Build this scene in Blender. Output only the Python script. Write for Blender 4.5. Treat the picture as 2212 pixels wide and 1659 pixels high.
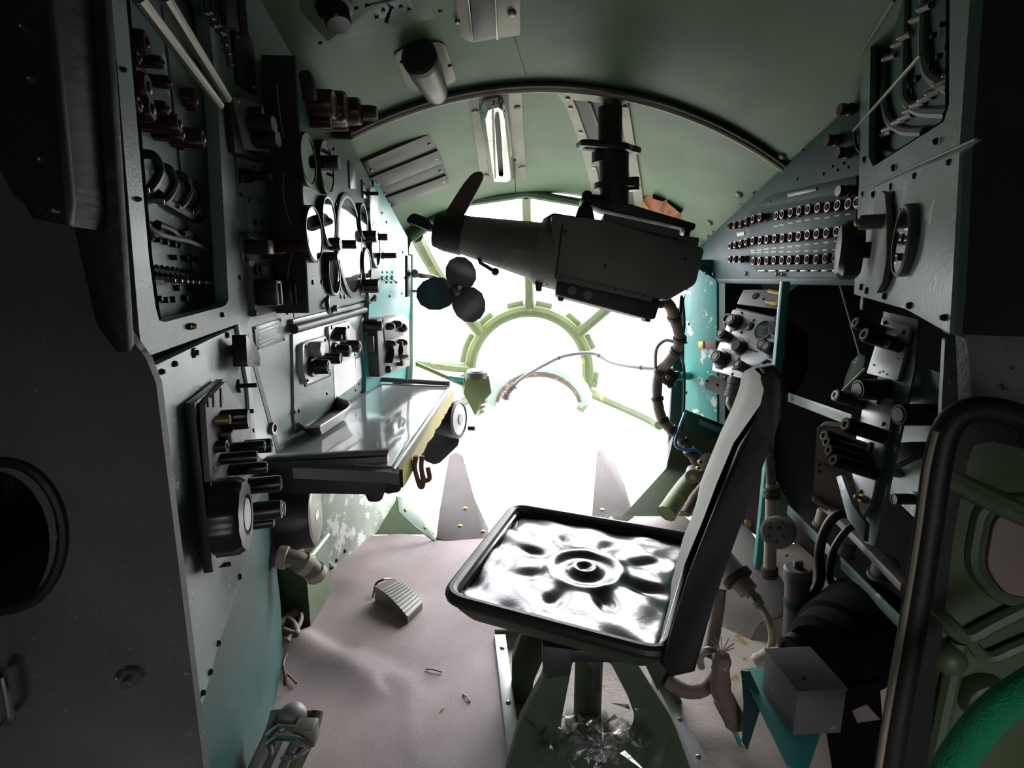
import bpy, bmesh, math, random
from mathutils import Vector as V, Matrix as Mx
from mathutils.bvhtree import BVHTree
random.seed(7)
for o in list(bpy.data.objects): bpy.data.objects.remove(o)
SC = bpy.context.scene
COL = SC.collection
# ------------------------------------------------------------------ camera
FPX, CX, CY, CAMZ = 1150.0, 1106.0, 829.5, 1.05
PITCH = math.atan(225 / FPX)
CP, SP = math.cos(PITCH), math.sin(PITCH)
CAM = V((0, 0, CAMZ)); FWD = V((0, CP, -SP))
cd = bpy.data.cameras.new('camera'); cd.sensor_width = 36; cd.sensor_fit = 'HORIZONTAL'
cd.lens = 36 * FPX / 2212; cd.clip_start = 0.02; cd.clip_end = 200
cam = bpy.data.objects.new('camera', cd); COL.objects.link(cam)
cam.location = CAM; cam.rotation_euler = (math.pi / 2 - PITCH, 0, 0)
SC.camera = cam
# ------------------------------------------------------------------ world (bright overcast sky) and exposure
w = bpy.data.worlds.new('sky'); SC.world = w; w.use_nodes = True
bg = w.node_tree.nodes['Background']; bg.inputs[1].default_value = 12.0
_tc = w.node_tree.nodes.new('ShaderNodeTexCoord'); _sx = w.node_tree.nodes.new('ShaderNodeSeparateXYZ'); _cr = w.node_tree.nodes.new('ShaderNodeValToRGB')   # bright overcast sky over darker ground
w.node_tree.links.new(_tc.outputs['Generated'], _sx.inputs[0]); _ma = w.node_tree.nodes.new('ShaderNodeMath'); _ma.operation = 'MULTIPLY_ADD'; _ma.inputs[1].default_value = .5; _ma.inputs[2].default_value = .5
w.node_tree.links.new(_sx.outputs['Z'], _ma.inputs[0]); w.node_tree.links.new(_ma.outputs[0], _cr.inputs[0]); w.node_tree.links.new(_cr.outputs[0], bg.inputs[0])
_e = _cr.color_ramp.elements; _e[0].position = .44; _e[0].color = (.20, .20, .185, 1); _e[1].position = .54; _e[1].color = (.96, .95, 1.0, 1)
sd = bpy.data.lights.new('hazy_sun', 'SUN'); sd.energy = 7.5; sd.angle = math.radians(45); sd.color = (1.0, .98, .96)
so = bpy.data.objects.new('hazy_sun', sd); COL.objects.link(so); so.rotation_euler = V((-.50, -.80, -.42)).to_track_quat('-Z', 'Y').to_euler()
vs = SC.view_settings; vs.view_transform = 'Standard'; vs.look = 'None'; vs.gamma = 1; vs.use_curve_mapping = False
vs.exposure = 0.0
# ------------------------------------------------------------------ pixel -> world helpers (frame 2212 x 1659)
def ray(px, py):
    x = (px - CX) / FPX; y = (CY - py) / FPX
    return V((x, CP + y * SP, -SP + y * CP))
def atY(px, py, Y): d = ray(px, py); return CAM + d * (Y / d.y)
def atX(px, py, X): d = ray(px, py); return CAM + d * (X / d.x)
def atZ(px, py, Z): d = ray(px, py); return CAM + d * ((Z - CAMZ) / d.z)
def zd(p): return (p - CAM).dot(FWD)
class Pl:
    """a plane in the place: origin, outward normal n, right u, up v"""
    def __init__(s, o, n, up=(0, 0, 1)):
        s.o = V(o); s.n = V(n).normalized(); s.u = V(up).cross(s.n).normalized(); s.v = s.n.cross(s.u)
    def off(s, d): return Pl(s.o + s.n * d, s.n, s.v)
    def hit(s, px, py, d=0.0):
        r = ray(px, py); return CAM + r * ((s.o + s.n * d - CAM).dot(s.n) / r.dot(s.n))
    def loc(s, px, py, d=0.0):
        q = s.hit(px, py, d) - s.o; return (q.dot(s.u), q.dot(s.v))
    def sc(s, px, py): return zd(s.hit(px, py)) / FPX
    def mat(s, p=None, rot=0.0):
        p = s.o if p is None else p
        c, k = math.cos(rot), math.sin(rot); u = s.u * c + s.v * k; v = s.v * c - s.u * k
        return Mx(((u.x, v.x, s.n.x, p.x), (u.y, v.y, s.n.y, p.y), (u.z, v.z, s.n.z, p.z), (0, 0, 0, 1)))
def fr(p, z, up=(0, 0, 1)):
    """frame with its z axis along z"""
    z = V(z).normalized(); up = V(up)
    if abs(z.dot(up.normalized())) > .98: up = V((0, 1, 0))
    return Pl(p, z, up)
# ------------------------------------------------------------------ materials
MT = {}
def mat(name, col, rough=.5, metal=0.0, wear=None, amt=0.0, scale=18.0, bump=0.0, bscale=120.0, stretch=None, coat=0.0, col2=None, spec=.5):
    m = bpy.data.materials.new(name); m.use_nodes = True; nt = m.node_tree; b = nt.nodes['Principled BSDF']; L = nt.links
    b.inputs['Base Color'].default_value = (*col, 1); b.inputs['Roughness'].default_value = rough; b.inputs['Metallic'].default_value = metal
    b.inputs['Coat Weight'].default_value = coat; b.inputs['Specular IOR Level'].default_value = spec
    tc = nt.nodes.new('ShaderNodeTexCoord'); mp = nt.nodes.new('ShaderNodeMapping'); L.new(tc.outputs['Object'], mp.inputs[0])
    if stretch: mp.inputs['Scale'].default_value = stretch
    last = None
    n1 = nt.nodes.new('ShaderNodeTexNoise'); n1.inputs['Scale'].default_value = 3.5; n1.inputs['Detail'].default_value = 6; L.new(mp.outputs[0], n1.inputs[0])
    mx = nt.nodes.new('ShaderNodeMix'); mx.data_type = 'RGBA'
    c2 = col2 or tuple(c * .72 for c in col)
    mx.inputs[6].default_value = (*c2, 1); mx.inputs[7].default_value = (*[min(1, c * 1.12) for c in col], 1)
    rp0 = nt.nodes.new('ShaderNodeValToRGB'); rp0.color_ramp.elements[0].position = .34; rp0.color_ramp.elements[1].position = .66
    L.new(n1.outputs['Fac'], rp0.inputs[0]); L.new(rp0.outputs[0], mx.inputs[0]); last = mx.outputs[2]
    if wear:
        n2 = nt.nodes.new('ShaderNodeTexNoise'); n2.inputs['Scale'].default_value = scale; n2.inputs['Detail'].default_value = 9; n2.inputs['Roughness'].default_value = .68; L.new(mp.outputs[0], n2.inputs[0])
        rp = nt.nodes.new('ShaderNodeValToRGB'); e = rp.color_ramp.elements; p = .72 - amt * .34; e[0].position = p; e[1].position = p + .025
        L.new(n2.outputs['Fac'], rp.inputs[0])
        m2 = nt.nodes.new('ShaderNodeMix'); m2.data_type = 'RGBA'; L.new(rp.outputs[0], m2.inputs[0]); L.new(last, m2.inputs[6]); m2.inputs[7].default_value = (*wear, 1); last = m2.outputs[2]
    L.new(last, b.inputs['Base Color'])
    n4 = nt.nodes.new('ShaderNodeTexNoise'); n4.inputs['Scale'].default_value = 9; n4.inputs['Detail'].default_value = 5; L.new(mp.outputs[0], n4.inputs[0])
    mr = nt.nodes.new('ShaderNodeMapRange'); mr.inputs['To Min'].default_value = max(.02, rough - .1); mr.inputs['To Max'].default_value = min(1, rough + .12); L.new(n4.outputs['Fac'], mr.inputs[0]); L.new(mr.outputs[0], b.inputs['Roughness'])
    if bump:
        n3 = nt.nodes.new('ShaderNodeTexNoise'); n3.inputs['Scale'].default_value = bscale; n3.inputs['Detail'].default_value = 3; L.new(mp.outputs[0], n3.inputs[0])
        bp = nt.nodes.new('ShaderNodeBump'); bp.inputs['Strength'].default_value = bump; bp.inputs['Distance'].default_value = .004; L.new(n3.outputs['Fac'], bp.inputs['Height']); L.new(bp.outputs[0], b.inputs['Normal'])
    MT[name] = m; return m
def glassmat(name, tint, gloss, rough=.02, clear=1.0):
    m = bpy.data.materials.new(name); m.use_nodes = True; nt = m.node_tree; nt.nodes.clear(); L = nt.links
    out = nt.nodes.new('ShaderNodeOutputMaterial'); tr = nt.nodes.new('ShaderNodeBsdfTransparent'); tr.inputs[0].default_value = (*tint, 1)
    gl = nt.nodes.new('ShaderNodeBsdfGlossy'); gl.inputs['Roughness'].default_value = rough; gl.inputs[0].default_value = (1, 1, 1, 1)
    fz = nt.nodes.new('ShaderNodeLayerWeight'); fz.inputs[0].default_value = .5
    pw = nt.nodes.new('ShaderNodeMath'); pw.operation = 'POWER'; pw.inputs[1].default_value = 4; L.new(fz.outputs['Facing'], pw.inputs[0])
    ml = nt.nodes.new('ShaderNodeMath'); ml.operation = 'MULTIPLY_ADD'; ml.inputs[1].default_value = gloss; ml.inputs[2].default_value = gloss * .06; L.new(pw.outputs[0], ml.inputs[0])
    ms = nt.nodes.new('ShaderNodeMixShader'); L.new(ml.outputs[0], ms.inputs[0]); L.new(tr.outputs[0], ms.inputs[1]); L.new(gl.outputs[0], ms.inputs[2]); L.new(ms.outputs[0], out.inputs[0])
    MT[name] = m; return m
mat('teal_grey_shaded', (.026, .066, .072), .5, wear=(.3, .34, .33), amt=.06, scale=26, bump=.1, spec=.2)  # same paint as the left wall, darkened to put the right wall's shade into colour
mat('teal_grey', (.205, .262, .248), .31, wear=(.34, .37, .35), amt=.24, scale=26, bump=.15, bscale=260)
mat('teal_grey_worn', (.10, .155, .14), .34, wear=(.10, .09, .07), amt=.34, scale=22, bump=.2, bscale=200)
mat('turquoise', (.045, .30, .285), .42, wear=(.62, .72, .68), amt=.10, scale=20, bump=.1)
mat('turquoise_chipped', (.06, .36, .34), .42, wear=(.75, .78, .74), amt=.44, scale=11, bump=.15)
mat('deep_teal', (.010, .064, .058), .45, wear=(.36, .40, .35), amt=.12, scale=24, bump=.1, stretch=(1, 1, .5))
mat('pale_teal', (.19, .255, .245), .30, wear=(.62, .64, .6), amt=.3, scale=20, bump=.12)
mat('ceiling_paint', (.105, .175, .098), .42, wear=(.12, .12, .085), amt=.06, scale=8, bump=.12, bscale=180, col2=(.092, .145, .084))
mat('black_paint', (.018, .017, .02), .42, wear=(.09, .085, .08), amt=.16, scale=30, bump=.4, bscale=60, stretch=(1, 1, .35))
mat('black_leather', (.125, .119, .124), .48, wear=(.27, .26, .21), amt=.2, scale=60, bump=.5, bscale=110, stretch=(1, 1, .22), col2=(.07, .074, .072))
mat('grey_leather', (.22, .22, .23), .55, wear=(.02, .02, .02), amt=.3, scale=13, bump=.7, bscale=80)
mat('black_plastic', (.010, .009, .011), .33, bump=.05)
mat('brown_plastic', (.035, .007, .006), .30)
mat('red_plastic', (.06, .006, .007), .28)
mat('red_cap', (.095, .05, .044), .7, spec=.15)
mat('chrome', (.62, .62, .62), .22, metal=1.0)
mat('steel', (.34, .33, .32), .36, metal=.9, wear=(.18, .13, .09), amt=.25, scale=30)
mat('dull_alu', (.21, .20, .165), .42, metal=.55, wear=(.2, .19, .16), amt=.22, scale=22)
mat('dark_alu', (.075, .072, .072), .34, metal=.55, wear=(.16, .16, .15), amt=.2, scale=16, stretch=(1, 3, 1))
mat('silver_paint', (.50, .50, .52), .36, metal=.25, wear=(.24, .24, .25), amt=.2, scale=30)
mat('gunmetal', (.175, .16, .155), .5, wear=(.19, .175, .15), amt=.25, scale=14, bump=.15)
mat('gunmetal_dark', (.024, .022, .025), .5, bump=.1)
mat('olive_paint', (.12, .155, .06), .5, wear=(.26, .24, .05), amt=.34, scale=10, bump=.2)
mat('mint_paint', (.42, .56, .46), .45, wear=(.30, .32, .2), amt=.2, scale=14)
mat('mottled_pale', (.40, .46, .38), .5, wear=(.74, .76, .74), amt=.62, scale=9, bump=.15)
mat('mat_rubber', (.285, .222, .228), .56, wear=(.24, .2, .19), amt=.12, scale=60, bump=.35, bscale=600, col2=(.20, .156, .16))
mat('tread_brown', (.11, .085, .08), .5, wear=(.2, .17, .15), amt=.2, scale=40, bump=.5, bscale=320)
mat('dirty_metal', (.46, .40, .35), .6, wear=(.30, .20, .08), amt=.36, scale=16, bump=.4, bscale=90, col2=(.24, .19, .16))
mat('vinyl', (.016, .015, .02), .20, bump=.05, bscale=90, spec=.6)
mat('black_rubber', (.013, .012, .013), .5, bump=.2)
mat('canvas', (.40, .41, .37), .7, wear=(.30, .30, .26), amt=.25, scale=9, bump=.3, bscale=300, stretch=(1, 1, .3))
mat('casting_green', (.042, .068, .036), .5, wear=(.03, .03, .025), amt=.25, scale=18, bump=.2)
mat('yellow_chipped', (.42, .33, .008), .5, wear=(.32, .30, .2), amt=.4, scale=28, bump=.3)
mat('plexi_top', (.34, .36, .37), .10, wear=(.32, .33, .33), amt=.3, scale=6, coat=.6)
mat('dark_apron', (.012, .016, .013), .42, wear=(.05, .05, .04), amt=.22, scale=20, stretch=(.3, 1, 1))
mat('white_card', (.72, .71, .74), .5, bump=.05)
mat('pink_plate', (.42, .33, .33), .35, metal=.2)
mat('brass', (.42, .31, .12), .38, metal=.8)
mat('brown_strap', (.20, .085, .05), .6, bump=.2)
mat('beige_hose', (.36, .31, .24), .6, wear=(.2, .15, .1), amt=.3, bump=.2)
mat('cable_wrap', (.16, .12, .10), .65, wear=(.34, .29, .22), amt=.36, scale=30, bump=.4)
mat('cable_black', (.014, .014, .016), .4)
mat('cable_blue', (.03, .17, .36), .4)
mat('cable_grey', (.26, .24, .25), .5)
mat('leaf_orange', (.46, .16, .05), .6, wear=(.20, .06, .02), amt=.35, scale=14, bump=.4, col2=(.3, .09, .03))
mat('ochre_tag', (.30, .22, .07), .6)
mat('green_rope', (.005, .33, .13), .8, bump=.8, bscale=400)
mat('olive_dark', (.082, .118, .058), .45, wear=(.10, .12, .06), amt=.28, scale=9, bump=.2)
mat('grey_box', (.135, .125, .13), .55, wear=(.28, .26, .25), amt=.2, scale=20)
mat('khaki_pink', (.24, .19, .17), .6)
mat('dial_dark', (.035, .037, .042), .35)
mat('dial_pale', (.40, .44, .43), .4)
mat('rubber_blade', (.028, .030, .040), .5)
mat('label_print', (.26, .32, .29), .45, wear=(.07, .08, .08), amt=.42, scale=60, stretch=(.6, 2.2, 1))
mat('foil', (.82, .80, .74), .16, metal=.9, wear=(.5, .48, .42), amt=.3, scale=20, bump=.6, bscale=50)
mat('brown_fairing', (.30, .27, .26), .45, metal=.3, wear=(.45, .43, .42), amt=.34, scale=12)
mat('dark_red_strap', (.13, .075, .075), .6, bump=.3)
mat('shade_black', (.005, .005, .005), .9, spec=.08)  # near-black colour standing in for the deep shade of the right bay
glassmat('pane', (.97, .985, .98), .35)
glassmat('gauge_glass', (.62, .64, .67), .9, .015)
glassmat('film', (.9, .9, .9), 2.6, .12)
# ------------------------------------------------------------------ mesh helpers
WM = {}
KN = {}
CACHE = {}
def mesh_of(bm, name, smooth=35):
    me = bpy.data.meshes.new(name)
    bmesh.ops.remove_doubles(bm, verts=bm.verts, dist=1e-6)
    bmesh.ops.recalc_face_normals(bm, faces=bm.faces)
    bm.to_mesh(me); bm.free()
    if smooth:
        me.shade_smooth(); me.set_sharp_from_angle(angle=math.radians(smooth))
    return me
def link(name, me, m, parent=None, mx=None):
    """one mesh object at world matrix mx, child of parent"""
    if m is not None and not me.materials: me.materials.append(MT[m])
    o = bpy.data.objects.new(name, me); COL.objects.link(o)
    mx = Mx.Identity(4) if mx is None else mx
    WM[o.name] = mx; o.matrix_basis = mx
    if parent is not None:
        o.parent = parent; o.matrix_parent_inverse = WM[parent.name].inverted()
    return o
def obj(name, bm, m, parent=None, mx=None, smooth=35): return link(name, mesh_of(bm, name, smooth), m, parent, mx)
def tag(o, label, cat, group=None):
    o['label'] = label; o['category'] = cat
    if group: o['group'] = group
    return o
def thing(name, label, cat, loc=(0, 0, 0), group=None):
    o = bpy.data.objects.new(name, None); COL.objects.link(o); o.empty_display_size = .05
    mx = Mx.Translation(V(loc)); o.matrix_basis = mx; WM[o.name] = mx
    return tag(o, label, cat, group)
def struct(o, label=None):
    o['kind'] = 'structure'
    if label: o['label'] = label
    return o
def B(): return bmesh.new()
def box(bm, x0, x1, y0, y1, z0, z1, bev=0.0):
    vs = [bm.verts.new((x, y, z)) for x in (x0, x1) for y in (y0, y1) for z in (z0, z1)]
    fs = [bm.faces.new([vs[i] for i in f]) for f in ((0, 1, 3, 2), (4, 6, 7, 5), (0, 4, 5, 1), (2, 3, 7, 6), (0, 2, 6, 4), (1, 5, 7, 3))]
    if bev: bmesh.ops.bevel(bm, geom=list({e for f in fs for e in f.edges}), offset=bev, segments=2, affect='EDGES', profile=.5)
    return bm
def prism(bm, pts, z0, z1, bev=0.0, seg=2):
    a = [bm.verts.new((p[0], p[1], z0)) for p in pts]; b = [bm.verts.new((p[0], p[1], z1)) for p in pts]; n = len(pts)
    top = bm.faces.new(b); bm.faces.new(a[::-1])
    for i in range(n): bm.faces.new((a[i], a[(i + 1) % n], b[(i + 1) % n], b[i]))
    if bev: bmesh.ops.bevel(bm, geom=list(top.edges), offset=bev, segments=seg, affect='EDGES', profile=.5)
    return bm
def ringprism(bm, outer, inner, z0, z1):
    """plate with a hole: outer and inner loops of the same length"""
    n = len(outer)
    L = [[bm.verts.new((p[0], p[1], z)) for p in lp] for lp in (outer, inner) for z in (z0, z1)]
    o0, o1, i0, i1 = L
    for k in range(n):
        j = (k + 1) % n
        bm.faces.new((o1[k], o1[j], i1[j], i1[k])); bm.faces.new((o0[j], o0[k], i0[k], i0[j]))
        bm.faces.new((o0[k], o0[j], o1[j], o1[k])); bm.faces.new((i0[j], i0[k], i1[k], i1[j]))
    return bm
def resample(pts, n):
    """n points spread evenly along a closed outline, corners kept approximately"""
    pts = [V((p[0], p[1])) for p in pts]; m = len(pts); seg = [(pts[(i + 1) % m] - pts[i]).length for i in range(m)]; T = sum(seg); out = []
    for k in range(n):
        d = T * k / n; i = 0
        while d > seg[i] and i < m - 1: d -= seg[i]; i += 1
        out.append(pts[i].lerp(pts[(i + 1) % m], d / seg[i] if seg[i] else 0))
    return out
def rounded(pts, r, n=4):
    """outline with rounded corners (2D)"""
    pts = [V((p[0], p[1])) for p in pts]; out = []; m = len(pts)
    for i in range(m):
        p, a, b = pts[i], pts[i - 1], pts[(i + 1) % m]
        da, db = (a - p), (b - p); ra = min(r, da.length * .45, db.length * .45)
        s, e = p + da.normalized() * ra, p + db.normalized() * ra
        for k in range(n + 1):
            t = k / n; out.append(s * (1 - t) ** 2 + p * 2 * t * (1 - t) + e * t * t)
    return out
def lathe(bm, prof, seg=20, axis='z', c=(0, 0, 0), a0=0.0, a1=2 * math.pi, star=None):
    rows = []; full = abs(a1 - a0 - 2 * math.pi) < 1e-6; N = seg if full else seg + 1
    for r, h in prof:
        row = []
        for k in range(N):
            a = a0 + (a1 - a0) * k / seg; q = r
            if star and r > star[2]: q = r * (1 + star[1] * (1 if (k % star[0]) < star[0] / 2 else -1))
            x, y = q * math.cos(a), q * math.sin(a)
            p = (x, y, h) if axis == 'z' else ((h, x, y) if axis == 'x' else (x, h, y))
            row.append(bm.verts.new(V(p) + V(c)))
        rows.append(row)
    for i in range(len(rows) - 1):
        for k in range(N if full else N - 1):
            j = (k + 1) % N
            try: bm.faces.new((rows[i][k], rows[i][j], rows[i + 1][j], rows[i + 1][k]))
            except ValueError: pass
    for row, r in ((rows[0], prof[0][0]), (rows[-1], prof[-1][0])):
        if r > 1e-5 and full: bm.faces.new(row)
    return bm
def cyl(bm, r, z0, z1, seg=16, b=None, c=(0, 0, 0), axis='z'):
    b = min(r * .15, (z1 - z0) * .2) if b is None else b
    return lathe(bm, [(0, z0), (r, z0), (r, z1 - b), (r - b, z1), (0, z1)], seg, axis, c)
def ball(bm, r, c=(0, 0, 0), seg=12, sx=1, sy=1, sz=1):
    bmesh.ops.create_uvsphere(bm, u_segments=seg, v_segments=max(6, seg // 2 + 1), radius=1, matrix=Mx.Translation(V(c)) @ Mx.Diagonal((r * sx, r * sy, r * sz, 1))); return bm
def spline(pts, n=6):
    pts = [V(p) for p in pts]; out = []
    q = [pts[0] * 2 - pts[1]] + pts + [pts[-1] * 2 - pts[-2]]
    for i in range(1, len(q) - 2):
        for k in range(n):
            t = k / n; a, b, c, d = q[i - 1], q[i], q[i + 1], q[i + 2]
            out.append(.5 * (2 * b + (c - a) * t + (2 * a - 5 * b + 4 * c - d) * t * t + (3 * b - a - 3 * c + d) * t ** 3))
    out.append(pts[-1]); return out
def tube(bm, pts, r, seg=8, smooth=0, closed=False, rj=0.0):
    pts = spline(pts, smooth) if smooth else [V(p) for p in pts]
    rows = []; n = len(pts); up = None
    for i, p in enumerate(pts):
        if closed: t = (pts[(i + 1) % n] - pts[i - 1])
        else: t = pts[min(i + 1, n - 1)] - pts[max(i - 1, 0)]
        t.normalize()
        if up is None: up = V((0, 0, 1)) if abs(t.z) < .9 else V((1, 0, 0))
        x = t.cross(up).normalized(); up = x.cross(t).normalized()
        rr = (r[i * (len(r) - 1) // max(1, n - 1)] if isinstance(r, (list, tuple)) else r) * (1 + (random.uniform(-rj, rj) if rj else 0))
        rows.append([bm.verts.new(p + (x * math.cos(2 * math.pi * k / seg) + up * math.sin(2 * math.pi * k / seg)) * rr) for k in range(seg)])
    for i in range(n if closed else n - 1):
        a, b = rows[i], rows[(i + 1) % n]
        for k in range(seg): bm.faces.new((a[k], a[(k + 1) % seg], b[(k + 1) % seg], b[k]))
    if not closed: bm.faces.new(rows[0][::-1]); bm.faces.new(rows[-1])
    return bm
def loft(bm, rows, closed=False):
    R = [[bm.verts.new(p) for p in row] for row in rows]
    for i in range(len(R) - 1):
        n = len(R[i])
        for k in range(n if closed else n - 1):
            j = (k + 1) % n; bm.faces.new((R[i][k], R[i][j], R[i + 1][j], R[i + 1][k]))
    return R
# ---- pieces placed on a plane at photo positions
def plate(name, pl, poly, t, m, parent=None, bev=.0015, base=0.0, rad=0.0, hole=None, hr=0.0):
    """a sheet of thickness t standing on plane pl; its front face has the outline poly"""
    q = [pl.loc(x, y, base + t) for x, y in poly]
    if rad: q = rounded(q, rad)
    bm = B()
    if hole:
        h = [pl.loc(x, y, base + t) for x, y in hole]; h = rounded(h, hr) if hr else h
        N = 96; q2, h2 = resample(q, N), resample(h, N)
        c = sum(h2, V((0, 0))) / N                      # start both loops at the same bearing
        def start(lp, ang=-2.4):
            k = min(range(N), key=lambda i: abs(math.atan2(*(lp[i] - c).yx) - ang)); return lp[k:] + lp[:k]
        def ccw(lp): return lp if sum(lp[i].x * lp[(i + 1) % N].y - lp[(i + 1) % N].x * lp[i].y for i in range(N)) > 0 else lp[::-1]
        ringprism(bm, start(ccw(q2)), start(ccw(h2)), base, base + t)
    else: prism(bm, q, base, base + t, min(bev, t * .45))
    return obj(name, bm, m, parent, pl.mat())
def knob_mesh(style, r, L):
    key = (style, round(r, 4), round(L, 4))
    if key in CACHE: return CACHE[key]
    bm = B()
    if style == 'plain': lathe(bm, [(0, 0), (r, 0), (r, L * .9), (r * .93, L), (r * .8, L), (r * .75, L * .97), (0, L * .97)], 18)
    elif style == 'skirt': lathe(bm, [(0, 0), (r * 1.3, 0), (r * 1.3, L * .18), (r, L * .24), (r * .94, L * .92), (r * .84, L), (0, L)], 20)
    elif style == 'rib': lathe(bm, [(0, 0), (r, 0), (r, L * .88), (r * .88, L), (0, L)], 32, star=(4, .05, r * .5))
    elif style == 'hex': lathe(bm, [(0, 0), (r, 0), (r, L * .85), (r * .85, L), (0, L)], 6)
    elif style == 'screw':
        lathe(bm, [(0, 0), (r, 0), (r * .95, L * .4), (r * .6, L * .9), (r * .2, L), (0, L)], 10)
    elif style == 'nut':
        lathe(bm, [(0, 0), (r, 0), (r, L * .45), (0, L * .45)], 6); cyl(bm, r * .5, L * .4, L, 10)
    elif style == 'toggle':
        lathe(bm, [(0, 0), (r, 0), (r, L * .22), (r * .7, L * .3), (0, L * .3)], 10)
        tube(bm, [(0, 0, L * .25), (0, -L * .2, L * .62), (0, -L * .42, L)], [r * .32, r * .42, r * .62], 8)
    elif style == 'square': box(bm, -r, r, -r, r, 0, L, r * .15)
    elif style == 'post': cyl(bm, r, 0, L, 12)
    elif style == 'fuse': lathe(bm, [(0, 0), (r, 0), (r, L * .3), (r * .86, L * .34), (r * .86, L * .55), (r, L * .6), (r * .97, L), (0, L)], 14)
    elif style == 'cap': lathe(bm, [(0, 0), (r, 0), (r * .8, L), (r * .55, L), (r * .5, L * .6), (0, L * .6)], 14)
    elif style == 'dome': lathe(bm, [(0, 0), (r, 0), (r, L * .4), (r * .86, L * .72), (r * .5, L * .94), (0, L)], 16)
    elif style == 'half':      # flat half-disc lever on a stem
        cyl(bm, r * .28, 0, L * .6, 10)
        pts = [(r * math.cos(a), r * math.sin(a)) for a in [math.pi * k / 14 - math.pi / 2 for k in range(15)]]
        b2 = B(); prism(b2, [(p[1], L * .4 + p[0] * .9) for p in pts], -r * .16, r * .16, r * .05)
        b2.transform(Mx.Rotation(math.pi / 2, 4, 'X') @ Mx.Rotation(math.pi / 2, 4, 'Y') if False else Mx(((0, 0, 1, 0), (1, 0, 0, 0), (0, 1, 0, 0), (0, 0, 0, 1))))
        me = bpy.data.meshes.new('t'); b2.to_mesh(me); b2.free(); bm.from_mesh(me); bpy.data.meshes.remove(me)
    elif style == 'hole': lathe(bm, [(r, 0), (r, L), (r * .62, L), (r * .58, 0)], 14)
    me = mesh_of(bm, style + '_piece'); CACHE[key] = me; return me
def put(parent, pl, px, py, rpx, L, m, style='plain', name='knob', tip=False, rot=0.0, base=0.0, r=None):
    """a small piece standing on a plane where the photo shows it (tip: the photo position is that of its outer end)"""
    p = pl.hit(px, py, base + L) - pl.n * L if tip else pl.hit(px, py, base)
    r = r or rpx * zd(p) / FPX
    if parent is not None and parent.name in KN: p = WM[parent.name].translation + pl.n * KN[parent.name] * .985     # a cap sits on the end of its knob
    me = knob_mesh(style, r, L); key = (me.name, m)
    if key not in CACHE:
        if me.materials and me.materials[0] != MT[m]: me = me.copy(); me.materials.clear()
        CACHE[key] = me
    me = CACHE[key]
    o = link(name, me, m, parent, pl.mat(p, rot)); KN[o.name] = L; return o
def screws(parent, pl, pts, rpx=5, m='black_plastic', L=.004, base=0.0, name='screw', style='screw'):
    for x, y in pts: put(parent, pl, x, y, rpx, L, m, style, name, base=base)
def gauge(parent, pl, px, py, ry, base=0.0, depth=.018, needle=0.6, face='dial_dark', name='gauge', bez='black_plastic'):
    """round instrument: bezel with dial, needle and glass as sub-parts"""
    p = pl.hit(px, py, base + depth); p0 = p - pl.n * depth; r = ry * zd(p) / FPX; mx = pl.mat(p0)
    bm = B(); lathe(bm, [(r * 1.06, 0), (r * 1.06, depth * .8), (r * 1.0, depth), (r * .95, depth * .98), (r * .93, .003), (r * .93, 0)], 32)
    g = obj(name, bm, bez, parent, mx)
    bm = B(); lathe(bm, [(0, .001), (r * .94, .001), (r * .94, .003), (0, .003)], 28); obj('dial', bm, face, g, mx)
    bm = B(); c, s = math.cos(needle), math.sin(needle)
    prism(bm, [(-s * r * .03 - c * r * .15, c * r * .03 - s * r * .15), (s * r * .03 - c * r * .15, -c * r * .03 - s * r * .15), (c * r * .75, s * r * .75)], .005, .0065); obj('needle', bm, 'white_card', g, mx)
    bm = B(); lathe(bm, [(0, depth * .86), (r * .95, depth * .86)], 28); obj('glass', bm, 'gauge_glass', g, mx, 0)
    return g
def wire(name, label, cat, pts, r, m, parent=None, smooth=6, seg=8, rj=0.0, group=None):
    bm = B(); tube(bm, pts, r, seg, smooth, rj=rj); o = obj(name, bm, m, parent, None, 60)
    if label: tag(o, label, cat, group)
    return o
def lashing(parent, pts, r, m, idx, smooth=6):
    """binding bands around a cable"""
    q = spline(pts, smooth)
    for i in idx:
        i = min(int(i * (len(q) - 2)), len(q) - 2); d = (q[i + 1] - q[i]).normalized(); f = fr(q[i], d)
        bm = B(); lathe(bm, [(r * .9, -r * .5), (r * 1.18, -r * .4), (r * 1.18, r * .4), (r * .9, r * .5)], 12); obj('band', bm, m, parent, f.mat())
# ================================================================== STRUCTURE
# ---- ceiling: vault lofted through cross sections
def circ3(a, b, c):
    ax, ay, bx, by, cx, cy = a[0], a[1], b[0], b[1], c[0], c[1]
    d = 2 * (ax * (by - cy) + bx * (cy - ay) + cx * (ay - by))
    ux = ((ax * ax + ay * ay) * (by - cy) + (bx * bx + by * by) * (cy - ay) + (cx * cx + cy * cy) * (ay - by)) / d
    uy = ((ax * ax + ay * ay) * (cx - bx) + (bx * bx + by * by) * (ax - cx) + (cx * cx + cy * cy) * (bx - ax)) / d
    return ux, uy, math.hypot(ax - ux, ay - uy)
def section(Y, l, a, r):
    q = [atY(*p, Y) for p in (l, a, r)]; return [(p.x, p.z) for p in q]
S1 = section(1.92, (748, 303), (1140, 192), (1690, 366))
S2 = section(2.78, (884, 512), (1137, 418), (1497, 548))
def vault(Y):
    t = (max(Y, 1.15) - 1.92) / (2.78 - 1.92)
    pts = [(a[0] + (b[0] - a[0]) * t, a[1] + (b[1] - a[1]) * t) for a, b in zip(S1, S2)]
    return circ3(*pts), pts
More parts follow.
